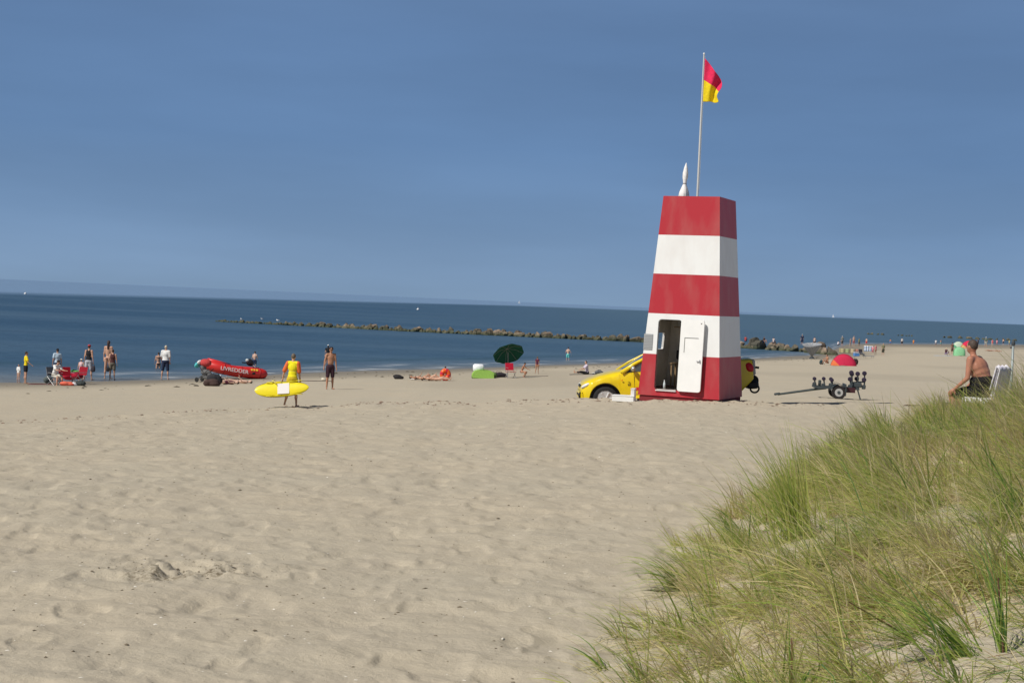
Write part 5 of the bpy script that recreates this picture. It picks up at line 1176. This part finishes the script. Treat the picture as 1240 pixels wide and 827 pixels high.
# ------------------------------------------------------------------ seated man, chair, sandals, driftwood, post
MX, MY = 7.42, 24.0
def garden_chair(x, y, yaw):
    z = ground(x, y) - .02; t = thing('garden_chair', 'white plastic garden chair in the dune grass under the seated man', 'chair', (x, y, z), R(yaw)); w = mat('plastic_white', (.78, .78, .80), .35, var=.02)
    obj('seat', MB().box((0, 0, .42), (.50, .46, .035), bev=.015), w, t, auto=40)
    obj('apron', MB().box((0, -.22, .385), (.5, .02, .06)).box((-.24, 0, .385), (.02, .44, .06)).box((.24, 0, .385), (.02, .44, .06)), w, t)
    for s in (-1, 1):
        obj('leg', MB().tube([(s * .22, -.20, .41), (s * .25, -.25, 0)], [.028, .02], 8), w, t, smooth=True); obj('leg', MB().tube([(s * .22, .20, .41), (s * .25, .29, 0)], [.028, .02], 8), w, t, smooth=True)
    bk = MB()
    for i in range(6): x0 = -.2 + i * .08; bk.box((x0, .255, .66), (.045, .02, .44), rot=(R(-12), 0, 0))
    bk.box((0, .31, .90), (.48, .03, .07), rot=(R(-12), 0, 0), bev=.01); bk.box((0, .215, .46), (.46, .03, .05), rot=(R(-12), 0, 0)); obj('backrest', bk, w, t)
    tw = thing('towel', 'white and pale lilac striped towel draped over the chair back', 'towel', (x, y, z), R(yaw)); mb = MB(); n, m = 22, 22
    for i in range(n + 1):
        u = -.29 + .58 * i / n
        for j in range(m + 1):
            v = j / m; rip = .014 * math.sin(i * .9) * (abs(v - .5) * 2)
            if v < .5: q = (.5 - v) * 2; yy, zz = .345 + rip - .0 * q, .955 - q * .56; yy -= q * .10; yy += .02
            else: q = (v - .5) * 2; yy, zz = .290 + rip - q * .09, .955 - q * .38
            mb.v.append(Vector((u * (1 + .04 * math.sin(v * 9)), yy, zz - .012 * math.cos(i * .9))))
    for i in range(n):
        for j in range(m): k = i * (m + 1) + j; mb.f.append([k, k + 1, k + m + 2, k + m + 1]); mb.m.append(1 if i % 5 == 2 else 0)
    o = obj('towel_cloth', mb, [cloth((.76, .74, .80)), cloth((.62, .56, .70))], tw, smooth=True); so = o.modifiers.new('s', 'SOLIDIFY'); so.thickness = .012
    return z
YM = -126
cz = garden_chair(MX, MY, YM)
person('heavy bare-backed man in black shorts seated on the white chair looking at the sea', 0, 0, H=1.78, yaw=YM, root='seat', seat=.44, loc=Vector((MX, MY, cz)), legs=((84, 10, 80), (80, 16, 92)), lean=1, bend=25, head=(-16, -20),
       arms=((-2, 12, 40), (-6, 10, 44)), wear={'shorts': ((.012, .012, .013), .86), 'high': 1}, skn=(.40, .18, .115), hair=('short', (.07, .05, .04)), girth=1.55, vox=.012, detail=True)
def sandals():
    p = gp(1141, 493.5); 
    for k, (dx, dy, lab) in enumerate(((0, 0, 'dark flip-flop on the sand, the nearer one left of the grass'), (.22, .12, 'dark flip-flop on the sand, the one closer to the grass'))):
        t = thing('flip_flop', lab, 'flip-flop', (p.x + dx, p.y + dy, ground(p.x + dx, p.y + dy) + .01), R(60 + 30 * k), 'flip-flops beside the dune grass'); m = cloth((.04, .045, .04)); 
        obj('sole', MB().tube([(0, -.14, .015), (0, -.08, .015), (0, .02, .015), (0, .10, .015), (0, .14, .015)], [.02, .045, .04, .05, .02], 10, squash=.35), m, t, smooth=True); obj('strap', MB().tube([(-.045, .0, .02), (-.02, .05, .06), (0, .08, .03), (.02, .05, .06), (.045, 0, .02)], .008, 6), m, t, smooth=True)
    bag('beach_bag', 'dark grey net bag beside the flip-flops', 1145, 492.5, (.30, .22, .16), (.06, .06, .055), strap=True)
sandals()
def driftwood():
    p = gp(1103.5, 492); t = MB().tube([(-.26, 0, .02), (-.1, .02, .035), (.08, 0, .03), (.26, -.03, .05)], [.012, .022, .02, .012], 8); o = obj('driftwood', t, mat('wood_dark', (.10, .065, .04), .9, var=.3, bump=.5), smooth=True); o.location = (p.x, p.y, ground(p.x, p.y)); o.rotation_euler.z = R(8); tag(o, 'short dark piece of driftwood on the sand left of the flip-flops', 'driftwood')
driftwood()
def post():
    D = 28.0; a = at_depth(1231, 417, D); z = ground(a.x + .05, D) - .2; t = thing('marker_post', 'slim grey metal post with a dark cap behind the dune grass at the right edge', 'post', (a.x - .06, D, z))
    L_ = a.z - z; obj('shaft', MB().tube([(0, 0, 0), (0, 0, L_)], .022, 10), mat('post_grey', (.30, .34, .34), .5, metal=.3), t, smooth=True); obj('cap', MB().lathe([(.034, L_ - .02), (.036, L_ + .03), (.015, L_ + .08)], 12), mat('cap_dark', (.05, .06, .07), .6), t)
post()

# ------------------------------------------------------------------ shells, weed crumbs (uncountable)
def chips(name, label, n, col, smin, smax, seed, zone, flat=.4, var=.0):
    g = np.random.default_rng(seed); V = []; Fc = []; o = 0
    base = np.array([(1, 0, 0), (.3, .9, .1), (-.8, .6, 0), (-.9, -.5, .05), (.2, -1, 0), (0, 0, 1), (0, 0, -.4)], float)
    fb = [(0, 1, 5), (1, 2, 5), (2, 3, 5), (3, 4, 5), (4, 0, 5), (1, 0, 6), (2, 1, 6), (3, 2, 6), (4, 3, 6), (0, 4, 6)]
    x, y = zone(g, n); z = Hf(x, y); s = g.uniform(smin, smax, n) * g.choice([.6, 1, 1, 1.5], n) * np.interp(y, [5, 15, 45], [.8, 1.1, 1.9]); a = g.uniform(0, 6.28, n)
    for i in range(n):
        b = base * (1 + .25 * g.standard_normal(base.shape)); b[:, 0] *= s[i] * g.uniform(.8, 1.9); b[:, 1] *= s[i]; b[:, 2] *= s[i] * flat
        c, d = math.cos(a[i]), math.sin(a[i]); V.append(np.stack([x[i] + b[:, 0] * c - b[:, 1] * d, y[i] + b[:, 0] * d + b[:, 1] * c, z[i] + b[:, 2] + s[i] * flat * .2], 1)); Fc += [(p + o, q + o, r + o) for p, q, r in fb]; o += 7
    me = bpy.data.meshes.new(name); me.from_pydata(np.vstack(V).tolist(), [], Fc); me.update(); ob = link(name, me, mat(name + '_surface', col, .8, var=var, vscale=6), smooth=False); tag(ob, label, None, kind='stuff')
def zone_all(g, n):
    d = np.exp(g.uniform(math.log(6.5), math.log(46), n * 2)); a = np.radians(g.uniform(-20, 20, n * 2)); x, y = d * np.sin(a), d * np.cos(a); k = (duneS(x, y) < .3); return x[k][:n], y[k][:n]
def zwrap(f):
    def z(g, n):
        x, y = f(g, n * 2); return x[:n], y[:n]
    return z
def zone_crest(g, n): x = g.uniform(-13, 9, n); return x, ridgeY(x) - .6 + g.normal(0, 1.0, n)
def zone_dug(g, n): return g.normal(-2.25, .30, n), g.normal(10.8, .26, n)
chips('shell_fragments', 'scattered white shell fragments on the sand', 620, (.68, .64, .56), .0045, .009, 1, zwrap(zone_all)); chips('weed_crumbs', 'dark crumbs of dried seaweed scattered over the sand', 900, (.15, .12, .08), .004, .010, 2, zwrap(zone_all), .5, .3)
chips('crest_debris', 'reddish brown debris along the crest of the sand', 700, (.22, .15, .11), .010, .022, 3, zone_crest, .4, .3); chips('dug_crumbs', 'dark damp sand crumbs on the dug-up patch', 240, (.16, .13, .09), .003, .008, 4, zone_dug, .6, .3)
chips('tide_weed', 'line of dried seaweed bits on the lower beach', 260, (.10, .085, .06), .02, .05, 6, lambda g, n: (lambda x: (x, shoreY(x) - 6 - 14 * g.random(n)))(g.uniform(-24, 45, n)), .4, .3)

# ------------------------------------------------------------------ marram grass
def grass_material(name, cols):
    m = bpy.data.materials.new(name); m.use_nodes = True; N, L = m.node_tree.nodes, m.node_tree.links; p = N['Principled BSDF']; at = N.new('ShaderNodeAttribute'); at.attribute_name = 'tone'
    rp = N.new('ShaderNodeValToRGB'); e = rp.color_ramp; e.elements[0].color = (*cols[0], 1); e.elements[1].color = (*cols[-1], 1)
    for i, c in enumerate(cols[1:-1]): q = e.elements.new((i + 1) / (len(cols) - 1)); q.color = (*c, 1)
    L.new(at.outputs['Fac'], rp.inputs[0]); L.new(rp.outputs[0], p.inputs['Base Color']); p.inputs['Roughness'].default_value = .45; p.inputs['Specular IOR Level'].default_value = .35
    tr = N.new('ShaderNodeBsdfTranslucent'); L.new(rp.outputs[0], tr.inputs[0]); ms = N.new('ShaderNodeMixShader'); ms.inputs[0].default_value = .48; L.new(p.outputs[0], ms.inputs[1]); L.new(tr.outputs[0], ms.inputs[2]); L.new(ms.outputs[0], N['Material Output'].inputs[0]); return m
GM = grass_material('marram_blades', [(.13, .27, .08), (.26, .40, .075), (.40, .51, .11), (.54, .57, .16), (.64, .59, .24), (.72, .62, .36), (.74, .65, .43), (.28, .17, .09)])
def blades(name, X, Y, Ln, Wd, Az, Ti, Cv, tone, seg=5, zoff=-.02, Z=None, tipdrop=1.0):
    """ribbons: root X,Y; length; width; azimuth of lean; initial tilt from vertical; curvature (added tilt to the tip)"""
    n = len(X); Z = (Hf(X, Y) if Z is None else Z) + zoff; px_, py_, pz_ = X.copy(), Y.copy(), Z.copy(); P = [];
    g = np.random.default_rng(n); fa = Az + np.pi / 2 + g.normal(0, .5, n); wx, wy = np.cos(fa), np.sin(fa); tw = g.normal(0, .25, n)
    for k in range(seg + 1):
        w = Wd * (1 - (k / seg) ** 1.8) * .5 + .0004
        P.append(np.stack([px_ - wx * w, py_ - wy * w, pz_ - tw * w], 1)); P.append(np.stack([px_ + wx * w, py_ + wy * w, pz_ + tw * w], 1))
        ti = Ti + Cv * ((k + .5) / seg) ** 1.3; px_ = px_ + np.cos(Az) * np.sin(ti) * Ln / seg; py_ = py_ + np.sin(Az) * np.sin(ti) * Ln / seg; pz_ = pz_ + np.cos(ti) * Ln / seg
    V = np.stack(P, 1).reshape(-1, 3); b = (np.arange(n) * 2 * (seg + 1))[:, None, None]; k = (np.arange(seg) * 2)[None, :, None]; q = (b + k + np.array([0, 1, 3, 2])[None, None, :]).reshape(-1, 4)
    me = bpy.data.meshes.new(name); me.vertices.add(len(V)); me.vertices.foreach_set('co', V.ravel()); me.loops.add(len(q) * 4); me.polygons.add(len(q)); me.loops.foreach_set('vertex_index', q.ravel().astype(np.int32)); me.polygons.foreach_set('loop_start', (np.arange(len(q)) * 4).astype(np.int32)); me.update(calc_edges=True)
    set_vcol(me, 'tone', np.repeat(tone, 2 * (seg + 1))); me.polygons.foreach_set('use_smooth', [True] * len(q)); return me
G = np.random.default_rng(11)
WIND = R(205)                                                      # blades lean to the left, a little towards the viewer
def tufts(nt, ylo, yhi, seed):
    g = np.random.default_rng(seed); y = np.exp(g.uniform(math.log(ylo), math.log(yhi), nt * 6)); s = g.uniform(-.15, 7, nt * 6); x = s + (0 - duneS(0 * y, y)) + np.interp(y, [9, 13, 20, 24], [0, .15, .5, .5])
    ok = (x < y * .43 + 1.2); dens = sstep(-.25, .8, s) * (.25 + .75 * sstep(-.2, .10, vnoise(x * 1.3, y * 1.0, 31))); dens = dens * np.where((y < 9.5) & (vnoise(x * .9 + 3, y * .9, 33) < -.06), .25, 1)
    ok &= g.random(len(x)) < dens; kp_ = gp(966, 655); ok &= ((x - kp_.x + .1) ** 2 + (y - kp_.y + .8) ** 2 * .5 > .18); ok &= ((x - MX) ** 2 + (y - MY) ** 2 > .55); ok &= y < 27.5; return x[ok][:nt], y[ok][:nt], s[ok][:nt]
def field(nt, nb, ylo, yhi, seed, lmin, lmax, wk=1.0, dt=0.0):
    g = np.random.default_rng(seed); tx, ty, ts = tufts(nt, ylo, yhi, seed); n = len(tx); k = nb; tl = g.uniform(lmin, lmax, n) * g.choice([.7, 1, 1, 1.3], n) * (.65 + .35 * sstep(-.2, 1.0, ts)); ta = WIND + g.normal(0, .42, n); tt = g.uniform(.3, .95, n) + np.interp(ty, [5, 11, 16], [.42, .28, 0]); tone = np.clip(.49 + .5 * vnoise(tx * .8, ty * .8, 35) + g.normal(0, .10, n), 0, 1)
    q_ = tx / ty; tl = tl * np.where((ty > 14) & (q_ > .27) & (q_ < .325), .92, 1) * (1 + .45 * sstep(.325, .34, q_) * (ty > 13))
    r = lambda a: np.repeat(a, k); N_ = n * k; rad_ = np.abs(g.normal(0, .045, N_)); an = g.uniform(0, 6.28, N_); X = r(tx) + rad_ * np.cos(an); Y = r(ty) + rad_ * np.sin(an)
    Ln = r(tl) * g.uniform(.45, 1.08, N_); Az = r(ta) + g.normal(0, .55, N_); Ti = np.abs(r(tt) + g.normal(0, .28, N_)); Cv = np.clip(g.normal(.70, .35, N_), .1, 1.7)
    tn = np.clip(r(tone) + g.normal(0, .13, N_) + (g.random(N_) < .26) * .40, 0, .92) + (g.random(N_) < .02) * .3; tn = np.clip(tn + dt, 0, 1); wd = wk * g.uniform(.0034, .0075, N_) * np.interp(Y, [5, 12, 25], [.95, 1.3, 2.0])
    return X, Y, Ln, wd, Az, Ti, Cv, tn
parts_ = [field(640, 34, 4.2, 10, 41, .30, .56), field(150, 24, 4.6, 9.5, 44, .52, .72, 1.7, -.22), field(150, 24, 9, 16, 45, .6, .85, 1.5, -.2), field(1000, 36, 9, 17, 42, .32, .64), field(1000, 34, 15, 27.5, 43, .32, .56)]
A_ = [np.concatenate([p[i] for p in parts_]) for i in range(8)]
me = blades('marram_grass', *A_); go = link('marram_grass', me, GM); tag(go, 'tangled green and straw marram grass covering the dune', None, kind='stuff')
# flattened straw between the tufts
g = np.random.default_rng(51); tx, ty, ts = tufts(38000, 4.2, 26, 52); n = len(tx); tx = tx + g.normal(0, .12, n); ty = ty + g.normal(0, .12, n)
me = blades('straw_litter', tx, ty, g.uniform(.12, .42, n), g.uniform(.002, .004, n) * np.interp(ty, [5, 12, 25], [.9, 1.25, 2.0]), g.uniform(0, 6.28, n), g.uniform(1.15, 1.5, n), g.uniform(-.1, .35, n), np.clip(g.normal(.85, .14, n), 0, 1), 3, .015)
so_ = link('straw_litter', me, GM); tag(so_, 'dry straw lying between the tufts of dune grass', None, kind='stuff')
# single tussocks and shoots one can point to
def tussock(label, px, py, L_, az, tilt, nb=60, spread=.04, tone=.2, curl=.7, stem=False):
    p = gp(px, py); g = np.random.default_rng(int(px + py)); r_ = np.abs(g.normal(0, spread, nb)); a = g.uniform(0, 6.28, nb); X = p.x + r_ * np.cos(a); Y = p.y + r_ * np.sin(a)
    X0, Y0, Z0 = p.x, p.y, ground(p.x, p.y)
    me = blades('leaf_blades', X - X0, Y - Y0, L_ * g.uniform(.5, 1.05, nb), g.uniform(.004, .008, nb) * float(np.interp(Y0, [5, 14], [1, 1.6])), R(az) + g.normal(0, .28, nb), np.abs(R(tilt) + g.normal(0, .2, nb)), np.clip(g.normal(curl, .3, nb), .05, 1.6), np.clip(tone + g.normal(0, .12, nb), 0, 1), 6, Z=Hf(X, Y) - Z0)
    t = thing('marram_tussock', label, 'grass tussock', (X0, Y0, Z0)); link('leaf_blades', me, GM, t)
    if stem: 
        d = Vector((math.cos(R(az)), math.sin(R(az)), 0)) * math.sin(R(tilt)) + Vector((0, 0, math.cos(R(tilt)))); obj('woody_stem', MB().tube([d * -.02, d * .12 * L_, d * .5 * L_], [.007, .006, .003], 6), mat('stem_brown', (.11, .05, .035), .8, var=.3), t)
tussock('long leaning marram shoot with a dark reddish stem lying up to the left', 1108, 778, .75, 190, 62, 34, .015, .18, .25, True)
tussock('upright dark green marram shoot with brown stem near the right edge', 1214, 790, .62, 120, 8, 26, .015, .12, .5, True)
tussock('dense brownish tussock standing at the left edge of the grass', 966, 655, .95, 178, 14, 230, .10, .36, .40)
tussock('low arching green tussock reaching out over the sand at the lower left', 826, 716, .55, 185, 35, 70, .03, .22, 1.3)
tussock('sparse green tuft at the bottom edge left of the grass', 776, 824, .42, 170, 18, 22, .03, .15, .8)
tussock('wide splayed tussock in the bare sand hollow at the lower right', 1165, 800, .6, 165, 40, 110, .06, .22, .9)
tussock('arching dark green tuft above the low arching one', 893, 650, .55, 190, 35, 60, .03, .15, 1.2)
